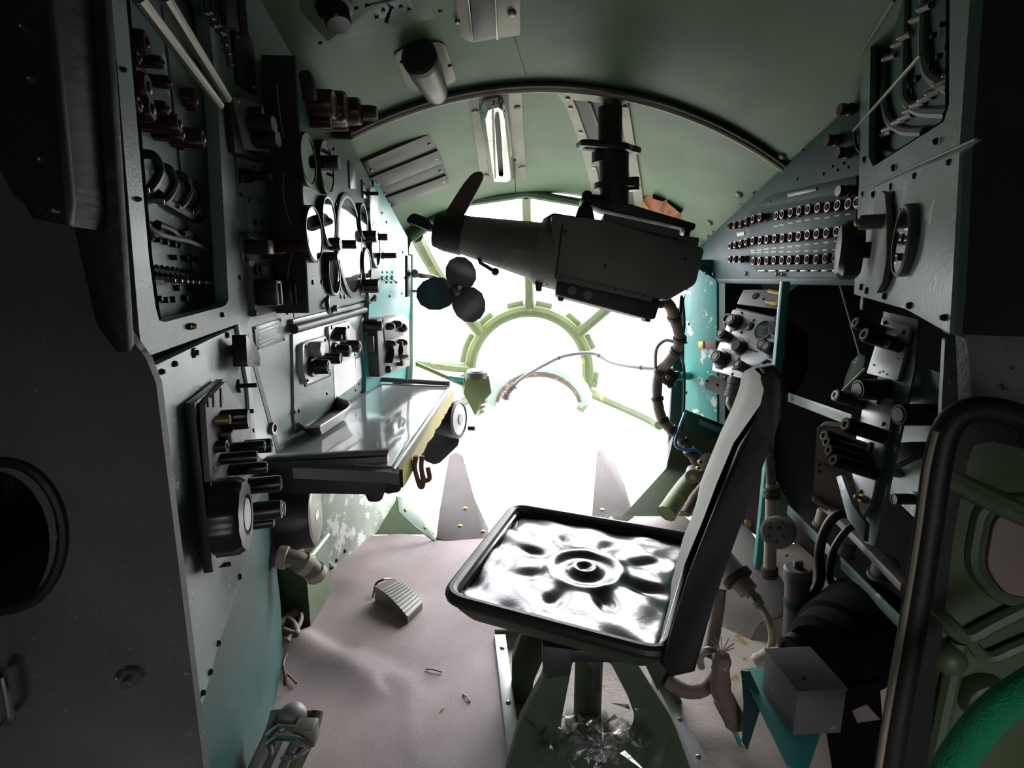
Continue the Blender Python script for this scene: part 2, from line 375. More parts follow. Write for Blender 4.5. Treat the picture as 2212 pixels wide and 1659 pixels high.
def vault_row(Y, x0=None, x1=None, n=40, lift=0.0):
    (ux, uy, R), pts = vault(Y); R += lift
    x0 = -.84 if x0 is None else x0; x1 = 1.23 if x1 is None else x1
    return [V((x, Y, uy + math.sqrt(max(R * R - (x - ux) ** 2, 0)))) for x in [x0 + (x1 - x0) * k / n for k in range(n + 1)]]
YS = [-1.05, 0, .6, 1.15, 1.4, 1.65, 1.92, 2.1, 2.3, 2.55, 2.78]
bm = B(); inner = [vault_row(y) for y in YS]; outer = [[p + V((0, 0, .03)) for p in r] for r in inner]
a = loft(bm, inner); b = loft(bm, outer)
for k in range(40): bm.faces.new((a[-1][k], a[-1][k + 1], b[-1][k + 1], b[-1][k]))
ceil = struct(obj('ceiling', bm, 'ceiling_paint', None, None, 60), 'grey green curved metal ceiling')
_b = B(); loft(_b, inner); _b.normal_update(); CEIL = BVHTree.FromBMesh(_b); _b.free()
def ctan(px, py):
    """tangent plane of the ceiling where the photo shows it"""
    d = ray(px, py).normalized(); h, n, _, _ = CEIL.ray_cast(CAM, d)
    if n.dot(d) > 0: n = -n
    return Pl(h, n, (0, -1, .25))
# rib along the ceiling
bm = B(); pth = vault_row(1.90, -.60, .93, 60); tube(bm, [p + V((0, 0, -.012)) for p in pth], .012, 10)
struct(obj('trim_1', bm, 'dull_alu'), 'curved metal rib across the ceiling')
bm = B(); tube(bm, [p + V((0, -.02, -.006)) for p in vault_row(1.90, -.60, .93, 60)], .009, 8); struct(obj('trim_2', bm, 'black_rubber'), 'black strip standing in for the shadow along the ceiling rib')  # black tube stands in for the shadow line beside the rib
# ---- left wall, right wall, rear, floor
LW = Pl((-.575, 1.5, 1), (1, 0, 0))
nb, fb = V((-.45, .655, 0)), V((-.583, 1.12, 0))
LB = Pl(nb, V((fb - nb).y * V((1, 0, 0)) - V((0, 1, 0)) * (fb - nb).x), (0, 0, 1))
LF = Pl((-.56, 1.95, 1), V((1, -.12, 0)))          # forward end of the left wall
RW = Pl((.91, 1.9, 1), (-1, 0, 0))
def quadwall(name, pts, m, t=.02, label=None):
    """thick wall sheet through 4+ points (inner face), thickness t outward"""
    pts = [V(p) for p in pts]; n = (pts[1] - pts[0]).cross(pts[2] - pts[0]).normalized(); c = sum(pts, V()) / len(pts)
    if n.dot(V((.15, 1.2, 1)) - c) > 0: n = -n
    bm = B(); a = [bm.verts.new(p) for p in pts]; b = [bm.verts.new(p + n * t) for p in pts]
    bm.faces.new(a); bm.faces.new(b[::-1]); k = len(pts)
    for i in range(k): bm.faces.new((a[i], b[i], b[(i + 1) % k], a[(i + 1) % k]))
    return struct(obj(name, bm, m, smooth=0), label)
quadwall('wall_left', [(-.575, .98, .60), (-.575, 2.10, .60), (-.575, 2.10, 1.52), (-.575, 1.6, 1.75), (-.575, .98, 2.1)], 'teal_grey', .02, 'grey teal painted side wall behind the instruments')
quadwall('wall_left_forward', [LF.hit(808, 380), LF.hit(880, 512), LF.hit(886, 640), LF.hit(890, 812), LF.hit(790, 850)], 'turquoise', .02, 'turquoise painted end of the left wall by the nose opening')
quadwall('wall_left_lower', [(-.74, .4, -.05), (-.74, 2.3, -.05), (-.74, 2.3, .64), (-.74, .4, .64)], 'olive_dark', .02)
quadwall('wall_left_outer', [(-.80, -1.1, -.05), (-.80, 2.75, -.05), (-.80, 2.75, 2.1), (-.80, -1.1, 2.1)], 'black_paint', .02)
quadwall('wall_right', [(.91, 1.0, 1.052), (.91, 2.46, 1.052), RW.hit(1500, 545), RW.hit(1690, 366), RW.hit(1860, 215), (.91, 1.0, 2.05)], 'teal_grey_shaded', .02, 'grey teal wall above the radio bay')
quadwall('wall_right_outer', [(1.20, -1.1, -.05), (1.20, 2.5, -.05), (1.20, 2.5, 2.1), (1.20, -1.1, 2.1)], 'shade_black', .02)
bm = B(); ringprism(bm, [(-.82, -.05), (1.22, -.05), (1.22, 2.1), (-.82, 2.1)], [(.05, .35), (.52, .35), (.52, .88), (.05, .88)], 0, .02)      # rear wall with an unseen opening added to let in light from behind
struct(obj('wall_rear', bm, 'gunmetal', None, Mx(((1, 0, 0, 0), (0, 0, 1, -1.07), (0, 1, 0, 0), (0, 0, 0, 1))), 0), 'grey rear bulkhead with an added opening for light')
quadwall('wall_right_forward', [(.76, 2.48, -.05), (1.22, 2.48, -.05), (1.22, 2.48, 1.14), (.86, 2.48, 1.14), (.76, 2.48, .9)], 'deep_teal', .02)
quadwall('floor', [(-.82, -1.05, -.035), (1.22, -1.05, -.035), (1.22, 2.06, -.035), (-.82, 2.06, -.035)], 'dirty_metal', .02, 'dirty bare metal floor')
# lip under the fuse wall
bm = B(); box(bm, .885, .93, 1.0, 2.46, 1.035, 1.056, .003); struct(obj('trim_3', bm, 'teal_grey_shaded'), 'grey teal lip below the fuse wall')
# ---- nose: glazed cone of frames and panes, from the cabin opening to a ring
YO, YR = 2.74, 3.45                     # opening and ring distance
RC = atY(1143, 800, YR); RR = 128 * zd(RC) / FPX
def ringpt(deg, r=1.0, y=YR): a = math.radians(deg); return V((RC.x + RR * r * math.cos(a), y, RC.z + RR * r * math.sin(a)))
# outline of the opening, going round from the right side over the top to the left and below
OUT = {}
def opening(deg):
    tbl = [(-90, (1140, 1180), 2.04), (-62, (1345, 1115), 2.10), (-30, (1440, 1010), 2.35), (0, (1480, 830), 2.46), (32, (1497, 560), 2.74), (60, (1340, 452), 2.76), (90, (1137, 418), 2.78), (118, (985, 440), 2.76), (146, (884, 520), 2.70), (180, (884, 806), 2.50), (212, (858, 1070), 2.30), (243, (950, 1165), 2.06), (270, (1140, 1180), 2.04)]
    for (a0, p0, y0), (a1, p1, y1) in zip(tbl, tbl[1:]):
        if a0 <= deg <= a1:
            t = (deg - a0) / (a1 - a0); return atY(*p0, y0).lerp(atY(*p1, y1), t)
def bulge(deg, t, k=.16):
    """point on the glazing between the opening (t=0) and the ring (t=1)"""
    p = opening(deg).lerp(ringpt(deg), t); c = V((RC.x, p.y, RC.z)); d = (p - c)
    return p + d.normalized() * (math.sin(math.pi * t) * k) if d.length > 1e-4 else p
angs = [-62, -20, 38, 90, 142, 178, 204, 243]
segs = list(zip(angs, angs[1:])) + [(243 - 360, -62)]
npane = 0
for a0, a1 in segs:
    bm = B(); rows = []
    for i in range(9):
        t = i / 8; row = []
        for k in range(9):
            d = a0 + (a1 - a0) * k / 8; d2 = d + 360 if d < -90 else d; row.append(bulge(d2, t))
        rows.append(row)
    loft(bm, rows); npane += 1
    struct(obj('window_%d' % npane, bm, 'pane', None, None, 60), 'curved clear nose window pane')
bm = B(); lathe(bm, [(0, 0), (RR * .98, 0)], 40); npane += 1
struct(obj('window_%d' % npane, bm, 'pane', None, fr(RC, (0, -1, 0)).mat(), 0), 'round flat window in the tip of the nose')
# ring frame
bm = B(); path = [ringpt(d) for d in range(-20, 203, 6)]
tube(bm, path, .042, 10); struct(obj('trim_4', bm, 'olive_paint'), 'olive green round window ring in the nose')
# frame posts
k = 5
for d, t0, r0 in ((90, 0, .03), (38, 0, .036), (142, 0, .036), (-20, .35, .03), (178, 0, .03), (204, .3, .03)):
    bm = B(); n = 14; pts = [bulge(d, t0 + (1 - t0) * i / n) for i in range(n + 1)]
    tube(bm, pts, r0, 8); o = obj('trim_%d' % k, bm, 'olive_paint'); struct(o, 'olive green nose window post'); k += 1
    # flared gusset with a padded block where the post meets the ring
    for s in (-1, 1):
        f = fr(ringpt(d + s * 12, 1.10), (0, -1, 0)); an = math.radians(d + s * 12)
        bm = B(); box(bm, -.055, .055, -.03, .03, -.02, .02, .012); obj('gusset', bm, 'olive_paint', o, f.mat(rot=an - math.pi / 2))
# frame around the cabin opening
for nm, seq, m, r in (('trim_20', range(20, 150, 5), 'ceiling_paint', .022), ('trim_21', range(150, 206, 4), 'mint_paint', .03)):
    bm = B(); tube(bm, [opening(d) for d in seq], r, 8); struct(obj(nm, bm, m), 'painted frame around the nose opening')
# skin closing the gap between the opening and the outer walls
for nm, seq, X in (('wall_skin_left', list(range(120, 244, 4)), -.82), ('wall_skin_right', list(range(-62, 62, 4)), 1.22)):
    bm = B(); loft(bm, [[opening(d), V((X, opening(d).y, opening(d).z))] for d in seq]); bmesh.ops.solidify(bm, geom=list(bm.faces), thickness=.01); struct(obj(nm, bm, 'olive_dark', None, None, 60))
# pale sill arch below the ring
f = Pl(atY(1160, 830, 3.2), (0, -1, .35))
def parc(cx, cy, rx, ry, a0, a1, n=14): return [(cx + rx * math.cos(math.radians(a0 + (a1 - a0) * i / n)), cy - ry * math.sin(math.radians(a0 + (a1 - a0) * i / n))) for i in range(n + 1)]
poly = parc(1163, 868, 118, 88, 0, 180) + parc(1163, 880, 92, 74, 180, 0)
struct(plate('trim_22', f, poly, .03, 'mint_paint'), 'pale green arched sill below the round window')
poly = parc(1163, 880, 95, 77, 10, 170) + parc(1163, 882, 88, 70, 170, 10)
struct(plate('trim_23', f, poly, .04, 'cable_wrap'), 'worn brown edge of the pale arched sill')
# ================================================================== LEFT SIDE
# ---- near bulkhead on the far left, with an oval opening
BH = Pl((-.7, .52, 1), (0, -1, 0))
e1 = BH.hit(330, 780); e2 = BH.hit(440, 1659)
NL = Pl((-.5, .55, 1), V((.12, -1, 0)))
bh = plate('wall_near_left', NL, [(-420, -250), (150, -250), (160, 492), (262, 700), (312, 772), (332, 786), (440, 1659), (470, 1900), (-420, 1900)], .012, 'black_leather', None, .004, 0, 0,
           hole=[(-20 + 128 * math.cos(a), 1175 + 160 * math.sin(a)) for a in [k * math.pi / 12 for k in range(24)]])
struct(bh, 'dark scuffed bulkhead at the left with an oval opening')
bm = B(); q = [NL.loc(-20 + 132 * math.cos(a), 1175 + 164 * math.sin(a), .03) for a in [k * math.pi / 16 for k in range(32)]]
tube(bm, [(x, y, .012) for x, y in q], .006, 8, closed=True); obj('opening_rim', bm, 'black_rubber', bh, NL.mat())
n = put(bh, NL, 292, 1455, 24, .02, 'steel', 'nut', 'bolt', base=.012); put(bh, NL, 262, 1452, 7, .012, 'steel', 'screw', 'bolt', base=.012)
hd = thing('pull_handle', 'small bright wire handle at the lower left on the dark bulkhead', 'handle', NL.hit(10, 1520, .03))
bm = B(); tube(bm, [NL.hit(4, 1462, .03), NL.hit(8, 1464, .05), NL.hit(24, 1552, .05), NL.hit(18, 1556, .03)], .0035, 8, 4); obj('wire_loop', bm, 'chrome', hd)
put(hd, NL, 20, 1556, 9, .012, 'steel', 'dome', 'boss', base=.012); put(hd, NL, 3, 1448, 9, .012, 'steel', 'dome', 'boss', base=.012)
# black covers above the bulkhead
t = thing('black_locker', 'black box with round bolts high at the far left', 'box', NL.hit(70, 480, .03))
plate('cover', NL, [(-300, -200), (98, -200), (150, 440), (146, 488), (60, 470), (45, 420), (-2, 330), (-300, 330)], .05, 'black_paint', t, .006, .03)
plate('edge_strip', NL, [(94, -60), (106, -60), (154, 440), (148, 485), (141, 485), (140, 440)], .006, 'dark_alu', t, .001, .08)
screws(t, NL, [(70, 172), (92, 345), (172 - 120, 60)], 7, 'steel', .006, .08); put(t, NL, 122, 455, 9, .006, 'steel', 'screw', 'screw', base=.08)
t = thing('black_side_box', 'tall black box side left of the recessed breaker console', 'box', NL.hit(200, 760, .03))
plate('cover', NL, [(110, -200), (212, -200), (276, 760), (250, 762), (205, 700), (160, 490), (152, 440)], .012, 'black_paint', t, .003, .014)
put(t, NL, 173, 203, 17, .006, 'dark_alu', 'hole', 'washer', base=.026)
# ---- recessed breaker console (B)
con = thing('breaker_console', 'tall grey teal console with deep recess full of breakers at upper left', 'console', LB.hit(420, 740))
fro = [(228, -160), (480, -160), (500, 215), (546, 688), (312, 772), (305, 766)]
inn = [(262, -120), (440, -60), (470, 215), (494, 652), (484, 662), (352, 697), (340, 690), (322, 560)]
plate('frame', LB, fro, .022, 'teal_grey', con, hole=inn, hr=.004)
LBB = LB.off(-.034)
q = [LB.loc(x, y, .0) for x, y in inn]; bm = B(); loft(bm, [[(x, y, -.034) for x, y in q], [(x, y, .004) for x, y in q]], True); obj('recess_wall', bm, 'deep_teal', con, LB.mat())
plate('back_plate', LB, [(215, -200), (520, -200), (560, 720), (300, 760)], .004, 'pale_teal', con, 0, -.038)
q = [LB.loc(x, y, .022) for x, y in fro]; bm = B(); loft(bm, [[(x, y, -.05) for x, y in q], [(x, y, .0) for x, y in q]], True); obj('casing', bm, 'black_paint', con, LB.mat())
screws(con, LB, [(404, 706), (478, 680), (294, 430), (262, 150), (516, 600)], 6, 'black_plastic', .006, .022)
# diagonal rails
for a, b, r in (((296, -10), (474, 226), .008), ((352, -12), (490, 212), .009)):
    p, q2 = LB.hit(*a, .035), LB.hit(*b, .035); bm = B(); tube(bm, [p, p.lerp(q2, .5), q2], r, 10); obj('rail', bm, 'dull_alu', con)
put(con, LB, 492, 213, 8, .02, 'dull_alu', 'post', 'rail_end', base=.02)
# brown fuse knobs at the top of the recess
for x, y, r, L in ((318, 92, 24, .03), (278, 170, 22, .04), (322, 190, 30, .05), (330, 236, 26, .05), (350, 135, 13, .035), (300, 126, 14, .04), (366, 178, 13, .03), (362, 235, 15, .05), (388, 268, 20, .05), (394, 290, 16, .04), (424, 216, 22, .03), (440, 300, 20, .05), (302, 226, 18, .05)):
    k = put(con, LBB, x, y, r, L, 'brown_plastic', 'rib', 'fuse_knob', tip=True); put(k, LBB.off(L), x, y, r * .45, .004, 'brown_plastic', 'dome', 'knob_cap')
for x, y in ((292, 250), (308, 258), (334, 280), (345, 288), (372, 300), (382, 318), (322, 268), (360, 296)): put(con, LBB, x, y, 6, .012, 'black_plastic', 'post', 'pin')
plate('cable_tag', LB, [(402, 232), (436, 222), (440, 366), (410, 360)], .003, 'ochre_tag', con, 0, -.028)
bm = B(); tube(bm, [LB.hit(402, 180, -.028), LB.hit(404, 300, -.028), LB.hit(410, 395, -.028)], .003, 6); obj('wire', bm, 'cable_black', con)
bm = B(); tube(bm, [LB.hit(405, 350, -.028), LB.hit(440, 378, -.014), LB.hit(462, 372, -.014), LB.hit(468, 330, -.022)], .004, 8, 6); obj('wire', bm, 'cable_black', con)
# cable loops
for i, (x, y, s) in enumerate(((330, 372, 1.15), (362, 398, 1.1), (396, 412, 1.0), (424, 428, .9), (448, 440, .8))):
    bm = B(); pts = [LB.hit(x - 26 * s, y - 35 * s, -.034), LB.hit(x + 2, y - 30 * s, -.018), LB.hit(x + 12 * s, y, -.014), LB.hit(x - 6 * s, y + 32 * s, -.018), LB.hit(x - 26 * s, y + 26 * s, -.034)]
    tube(bm, pts, .0068, 8, 6); obj('cable_loop', bm, 'cable_black', con)
    put(con, LBB, x - 6 * s, y + 34 * s, 5, .02, 'chrome', 'post', 'cable_tip', tip=True)
bm = B(); tube(bm, [LB.hit(320, 412, -.036), LB.hit(380, 450, -.028), LB.hit(470, 498, -.028)], .011, 8, 5); obj('cable_trunk', bm, 'cable_black', con)
bm = B(); tube(bm, [LB.hit(300, 478, -.028), LB.hit(352, 508, -.014), LB.hit(410, 522, -.014), LB.hit(450, 538, -.014), LB.hit(490, 548, -.014)], .0035, 8, 6); obj('wire', bm, 'cable_grey', con)
for pts in (((312, 480), (330, 505), (346, 500)), ((340, 484), (368, 496), (390, 514), (420, 512)), ((392, 505), (410, 505), (435, 530))):
    bm = B(); tube(bm, [LB.hit(x, y, -.026) for x, y in pts], .006, 8, 5); obj('cable', bm, 'cable_black', con)
plate('strap', LB, [(459, 430), (466, 432), (463, 500), (455, 498)], .004, 'dull_alu', con, 0, -.022)
# breaker rows
for i in range(4): put(con, LBB, 318 + i * 17, 512 + i * 5, 7, .008, 'black_plastic', 'post', 'breaker')
for x, y in ((369, 556), (393, 558), (403, 559), (413, 560), (423, 562), (434, 563), (442, 562), (378, 530)): put(con, LBB, x, y, 6, .01, 'black_plastic', 'post', 'breaker')
for x, y in ((338, 645), (352, 648), (368, 647), (394, 644), (378, 622), (404, 622), (416, 622)): put(con, LBB, x, y, 6.5, .008, 'black_plastic', 'post', 'breaker')
bm = B(); p0, p1 = LB.hit(322, 588, -.028), LB.hit(486, 612, -.028); tube(bm, [p0, p0.lerp(p1, .5), p1], .008, 8); obj('toggle_guard', bm, 'black_plastic', con)
for i in range(11):
    x = 326 + i * 12 - i * i * .12; y = 578 + i * 1.4
    bm = B(); tube(bm, [LB.hit(x, y - 4, -.034), LB.hit(x + 3, y + 6, -.028), LB.hit(x + 8, y + 14, -.018)], .0036, 6); tg = obj('toggle', bm, 'black_plastic', con)
for i, x in enumerate((356, 372, 385, 397, 411, 427, 436, 447, 455, 463, 472, 481)):
    put(con, LBB.off(.016), x, 606 + i * 1.0, 4, .014, 'chrome', 'post', 'toggle_tip', rot=.3)
# slotted panel right of the rails
sp = thing('slotted_panel', 'dark panel with hanging metal clips above the left wall units', 'panel', LB.hit(470, 120))
plate('backing', LB, [(386, -120), (500, -120), (504, 190), (492, 200)], .012, 'deep_teal', sp, .001, .0)
for i, (x, y, h) in enumerate(((446, 12, 40), (452, 20, 52), (458, 14, 58), (464, 24, 66), (470, 22, 74), (476, 40, 80), (482, 60, 80), (432, 4, 36), (440, -8, 50), (488, 84, 80))):
    bm = B(); tube(bm, [LB.hit(x - 6, y - 26, .02), LB.hit(x, y, .028), LB.hit(x + 5, y + h * .7, .03)], .0028, 6); c = obj('clip', bm, 'dark_alu', sp)
    put(sp, LB, x + 6, y + h * .7, 3.6, .012, 'chrome', 'dome', 'clip_end', base=.026)
# ---- lower panel below the console (E) and dark teal skirt (K)
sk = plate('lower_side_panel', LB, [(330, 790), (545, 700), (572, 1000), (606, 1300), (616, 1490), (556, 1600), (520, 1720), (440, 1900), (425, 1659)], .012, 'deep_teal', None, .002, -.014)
tag(sk, 'plain dark teal sheet panel at the foot of the left console', 'panel')
pe = thing('console_panel', 'worn pale grey panel tapering to a point under the breaker console', 'panel', LB.hit(440, 1300))
plate('sheet', LB, [(336, 788), (540, 692), (546, 695), (562, 1000), (552, 1130), (520, 1250), (470, 1400), (436, 1532), (430, 1500), (372, 1060)], .012, 'pale_teal', pe, .003, 0)
plate('edge_band', LB, [(512, 690), (533, 684), (556, 985), (546, 990), (536, 830)], .006, 'silver_paint', pe, .001, .013)
screws(pe, LB, [(347, 803), (375, 786), (417, 764), (489, 724), (510, 713), (516, 1246), (470, 1390), (452, 1452), (436, 1497), (516, 1130)], 7, 'black_plastic', .006, .012)
put(pe, LB, 410, 705, 8, .01, 'brass', 'screw', 'screw', base=.022); put(pe, LB, 418, 762, 12, .008, 'dull_alu', 'nut', 'nut', base=.012)
k = put(pe, LB, 502, 757, 13, .02, 'black_plastic', 'plain', 'knob_stem', base=.012)
bm = B(); prism(bm, [(x, y) for x, y in rounded([LB.loc(512, 722, .035), LB.loc(530, 738, .035), LB.loc(545, 768, .035), LB.loc(546, 792, .035), LB.loc(515, 792, .035)], .006)], .026, .05, .004); obj('knob', bm, 'black_plastic', pe, LB.mat())
for x, y, L in ((514, 834, .035), (512, 890, .03)):
    put(pe, LB, x, y, 15, .006, 'gunmetal_dark', 'post', 'switch_base', base=.012); put(pe, LB, x, y, 5, L, 'black_plastic', 'post', 'switch', base=.014)
put(pe, LB, 548, 884, 7, .006, 'brass', 'screw', 'screw', base=-.005)
# ---- black control box with a ribbed wheel on that panel (J)
cb = thing('wheel_control_box', 'black control box with ribbed wheel and many knobs on the pale panel', 'control box', LB.hit(470, 1240, .012))
plate('base_plate', LB, [(421, 870), (484, 819), (492, 824), (520, 1050), (522, 1180), (466, 1232), (460, 1236)], .012, 'black_plastic', cb, .002, .018)
plate('face_plate', LB, [(444, 872), (487, 824), (540, 900), (548, 1010), (520, 1040), (455, 1040)], .008, 'grey_box', cb, .002, .032)
JB = LB.off(.04)
put(cb, JB, 466, 908, 10, .02, 'brass', 'post', 'shaft'); put(cb, JB, 480, 908, 22, .038, 'black_plastic', 'rib', 'knob')
put(cb, JB, 478, 945, 13, .016, 'grey_box', 'square', 'window'); put(cb, JB, 468, 965, 13, .014, 'black_plastic', 'hole', 'jack')
for x, y, r, L in ((500, 968, 12, .05), (530, 966, 16, .045), (478, 992, 13, .05), (496, 1016, 13, .055), (538, 1050, 18, .055), (530, 1108, 21, .06), (556, 1105, 16, .05), (540, 1133, 12, .04)):
    k = put(cb, JB, x, y, r, L, 'black_plastic', 'plain'); put(k, JB.off(L), x, y, r * .8, .002, 'dull_alu', 'hole', 'cap_ring')
pw = JB.hit(470, 1118); rw = 82 * zd(pw) / FPX
bm = B(); lathe(bm, [(0, 0), (rw, 0), (rw, .028), (rw * .9, .038), (rw * .55, .04), (rw * .5, .034), (0, .034)], 72, star=(6, .022, rw * .8)); obj('ribbed_wheel', bm, 'black_plastic', cb, JB.mat(pw))
bm = B(); lathe(bm, [(0, .035), (rw * .45, .035), (rw * .42, .04), (0, .04)], 24); obj('wheel_dial', bm, 'dial_pale', cb, JB.mat(pw))
for dx in (-3, 0, 4): plate('scale_mark', LB, [(462 + dx * 4, 850 - dx * 3), (465 + dx * 4, 849 - dx * 3), (466 + dx * 4, 878), (463 + dx * 4, 880)], .001, 'black_plastic', cb, 0, .041)
put(cb, LB, 470, 1222, 5, .02, 'black_plastic', 'post', 'stud', base=.018); screws(cb, JB, [(460, 1012), (546, 930)], 5, 'steel', .004)
# ---- left wall column (C)
t = thing('switch_unit_bracketed', 'dark bracketed switch unit high on the left wall beside the rails', 'switch unit', LW.hit(545, 330))
plate('bracket', LW, [(496, 205), (515, 205), (535, 330), (585, 345), (585, 352), (508, 328)], .03, 'black_paint', t, .002)
plate('face', LW, [(505, 208), (570, 225), (585, 330), (530, 322)], .034, 'gunmetal', t, .002)
for x, y, r, L in ((540, 268, 18, .05), (550, 300, 18, .05), (536, 240, 8, .03)): put(t, LW, x, y, r, L, 'black_plastic', 'rib', base=.034)
screws(t, LW, [(514, 218), (572, 318)], 5, 'steel', .004, .034)
t = thing('push_button', 'single black push button above the two hole plate on the left wall', 'button', LW.hit(538, 380))
plate('base', LW, [(520, 365), (548, 365), (550, 395), (522, 395)], .006, 'black_plastic', t); put(t, LW, 536, 380, 9, .05, 'black_plastic', 'plain', 'button', base=.006)
t = thing('two_hole_plate', 'pale vertical plate with two holes on the left wall column', 'plate', LW.hit(552, 515))
plate('plate', LW, [(532, 427), (566, 432), (577, 520), (540, 517)], .005, 'pale_teal', t, .001, 0, .003)
screws(t, LW, [(536, 433), (563, 438), (541, 510)], 4, 'black_plastic', .003, .005)
for x, y in ((548, 481), (564, 482)): put(t, LW, x, y, 7, .006, 'black_plastic', 'post', 'hole_plug', base=.004)
for x, y in ((550, 500), (566, 501)): put(t, LW, x, y, 5, .016, 'black_plastic', 'toggle', 'toggle', base=.004)
t = thing('rotary_unit', 'round switch unit with black and brown knobs under the two hole plate', 'switch unit', LW.hit(545, 565))
plate('body', LW, [(522, 508), (535, 503), (560, 520), (600, 530), (598, 562), (565, 568), (545, 578), (524, 560)], .016, 'gunmetal', t, .003)
plate('face', LW, [(530, 512), (560, 522), (596, 532), (592, 558), (556, 562), (534, 560)], .004, 'dark_alu', t, .001, .016)
put(t, LW, 534, 534, 15, .05, 'black_plastic', 'square', base=.02); k = put(t, LW, 585, 533, 12, .075, 'brown_plastic', 'plain', base=.02); put(k, LW, 585, 533, 9, .003, 'red_cap', 'post', 'cap', base=.095)
screws(t, LW, [(531, 512), (533, 564)], 5, 'black_plastic', .006, .018); put(t, LW, 574, 520, 5, .012, 'chrome', 'dome', 'pin', base=.02); put(t, LW, 592, 545, 6, .03, 'brass', 'dome', 'pin', base=.02)
t = thing('twin_knob_unit', 'switch unit with two big black square knobs above the placard', 'switch unit', LW.hit(580, 680))
plate('face', LW, [(541, 572), (545, 565), (604, 568), (616, 668), (552, 684)], .012, 'grey_box', t, .002)
for x, y in ((552, 581), (591, 581)): put(t, LW, x, y, 12, .008, 'black_plastic', 'hole', 'lamp_ring', base=.012); 
plate('nameplate', LW, [(565, 575), (580, 575), (582, 592), (567, 592)], .002, 'pale_teal', t, 0, .012)
for x, y in ((556, 632), (592, 632)):
    kx = LW.hit(x, y, .012); s = zd(kx) / FPX; bm = B(); box(bm, -20 * s * .9, 20 * s * .9, -28 * s, 28 * s, 0, .05, .006); k = obj('knob', bm, 'black_plastic', t, LW.mat(kx))
    bm = B(); box(bm, -.003, .003, -26 * s, 20 * s, .05, .054, .001); obj('pointer', bm, 'dull_alu', k, LW.mat(kx))
screws(t, LW, [(551, 676), (612, 664), (548, 574)], 6, 'black_plastic', .005, .012)
t = thing('placard', 'engraved grey placard on the left wall column', 'placard', LW.hit(580, 750))
plate('plate', LW, [(549, 706), (607, 688), (616, 735), (555, 757)], .003, 'pale_teal', t, .0005)
for i in range(5):
    f0 = .16 + i * .16
    a, b = (551 + 6 * f0 + 5, 706 + 51 * f0 - 1), (607 + 9 * f0 - 8, 688 + 47 * f0 + 1); x1 = a[0] + (b[0] - a[0]) * (1, .9, .8, 1, .7)[i]; y1 = a[1] + (b[1] - a[1]) * (1, .9, .8, 1, .7)[i]
    plate('print_line', LW, [a, (x1, y1), (x1, y1 + 4), (a[0], a[1] + 4)], .0006, 'label_print', t, 0, .003)
screws(t, LW, [(551, 708), (605, 691), (557, 753), (613, 733)], 3.5, 'black_plastic', .003, .002)
sl = thing('grommet', 'small round grommet on the left wall near the table', 'grommet', LW.hit(587, 925))
put(sl, LW, 587, 925, 14, .008, 'dull_alu', 'hole', 'ring'); put(sl, LW, 587, 925, 9, .003, 'black_plastic', 'post', 'bore')
bm = B(); prism(bm, [LW.loc(*p) for p in ((500, 208), (530, 700), (612, 1000), (604, 1002), (522, 700), (494, 208))], -.002, .001); struct(obj('trim_24', bm, 'black_rubber', None, LW.mat()), 'dark joint between the console and the left wall')
wire('hanging_wire', 'thin loose wire hanging down beside the gauge panel', 'wire', [LW.hit(598, 180, .05), LW.hit(606, 260, .055), LW.hit(618, 330, .05), LW.hit(612, 420, .05), LW.hit(634, 520, .06), LW.hit(622, 600, .05), LW.hit(636, 690, .02)], .0016, 'cable_grey')
screws(bh, LW, [(496, 262), (500, 385), (519, 420), (640, 715), (620, 676), (548, 360)], 4, 'black_plastic', .004)
t = thing('dark_hatch', 'black rectangular hatch on the left wall under the ceiling', 'hatch', LW.hit(530, 190)); plate('panel', LW, [(504, 62), (546, 84), (556, 206), (516, 182)], .008, 'black_paint', t, .001, 0, .006); screws(t, LW, [(512, 80), (548, 190)], 4, 'steel', .004, .008)
t = thing('rod_fitting', 'dark fitting with a short metal rod at the top of the left wall', 'fitting', LW.hit(505, 60)); plate('block', LW, [(484, -40), (512, -40), (516, 62), (490, 56)], .03, 'black_paint', t, .003)
bm = B(); tube(bm, [LW.hit(518, -30, .03), LW.hit(524, 40, .03), LW.hit(528, 76, .03)], .009, 8); obj('rod', bm, 'dark_alu', t)
# ---- big gauge panel (D)
DF = Pl((-.485, 1.3, 1), (.9986, .052, 0))
gp = thing('gauge_panel', 'tall grey teal instrument panel box with many round gauges on the left', 'instrument panel', DF.hit(740, 660))
dpoly = [(640, 120), (668, 148), (750, 292), (802, 392), (820, 470), (822, 632), (816, 642), (668, 676)]
plate('face', DF, dpoly, .004, 'teal_grey_worn', gp, .001, -.004)
q = [DF.loc(x, y) for x, y in dpoly]; bm = B(); loft(bm, [[(x, y, -.078) for x, y in q], [(x, y, -.004) for x, y in q]], True); obj('casing', bm, 'gunmetal_dark', gp, DF.mat())
for x, y, ry, nd, fc in ((668, 345, 52, 1.2, 'dial_pale'), (708, 362, 53, .4, 'dial_dark'), (681, 506, 57, 2.0, 'dial_dark'), (713, 478, 50, -.8, 'dial_dark'), (760, 532, 104, .9, 'dial_dark'), (787, 478, 36, .2, 'dial_dark'), (724, 592, 44, 1.5, 'dial_dark'), (795, 576, 38, -.3, 'dial_dark'), (813, 528, 48, 2.4, 'dial_dark')):
    g = gauge(gp, DF, x, y, ry, 0, .016 if ry < 90 else .01, nd, fc)
    for dx, dy in ((-.9, -.72), (.9, -.72), (-.9, .72), (.9, .72)): put(gp, DF, x + dx * ry * .26, y + dy * ry * 1.02, 4.5, .004, 'black_plastic', 'screw', 'screw')
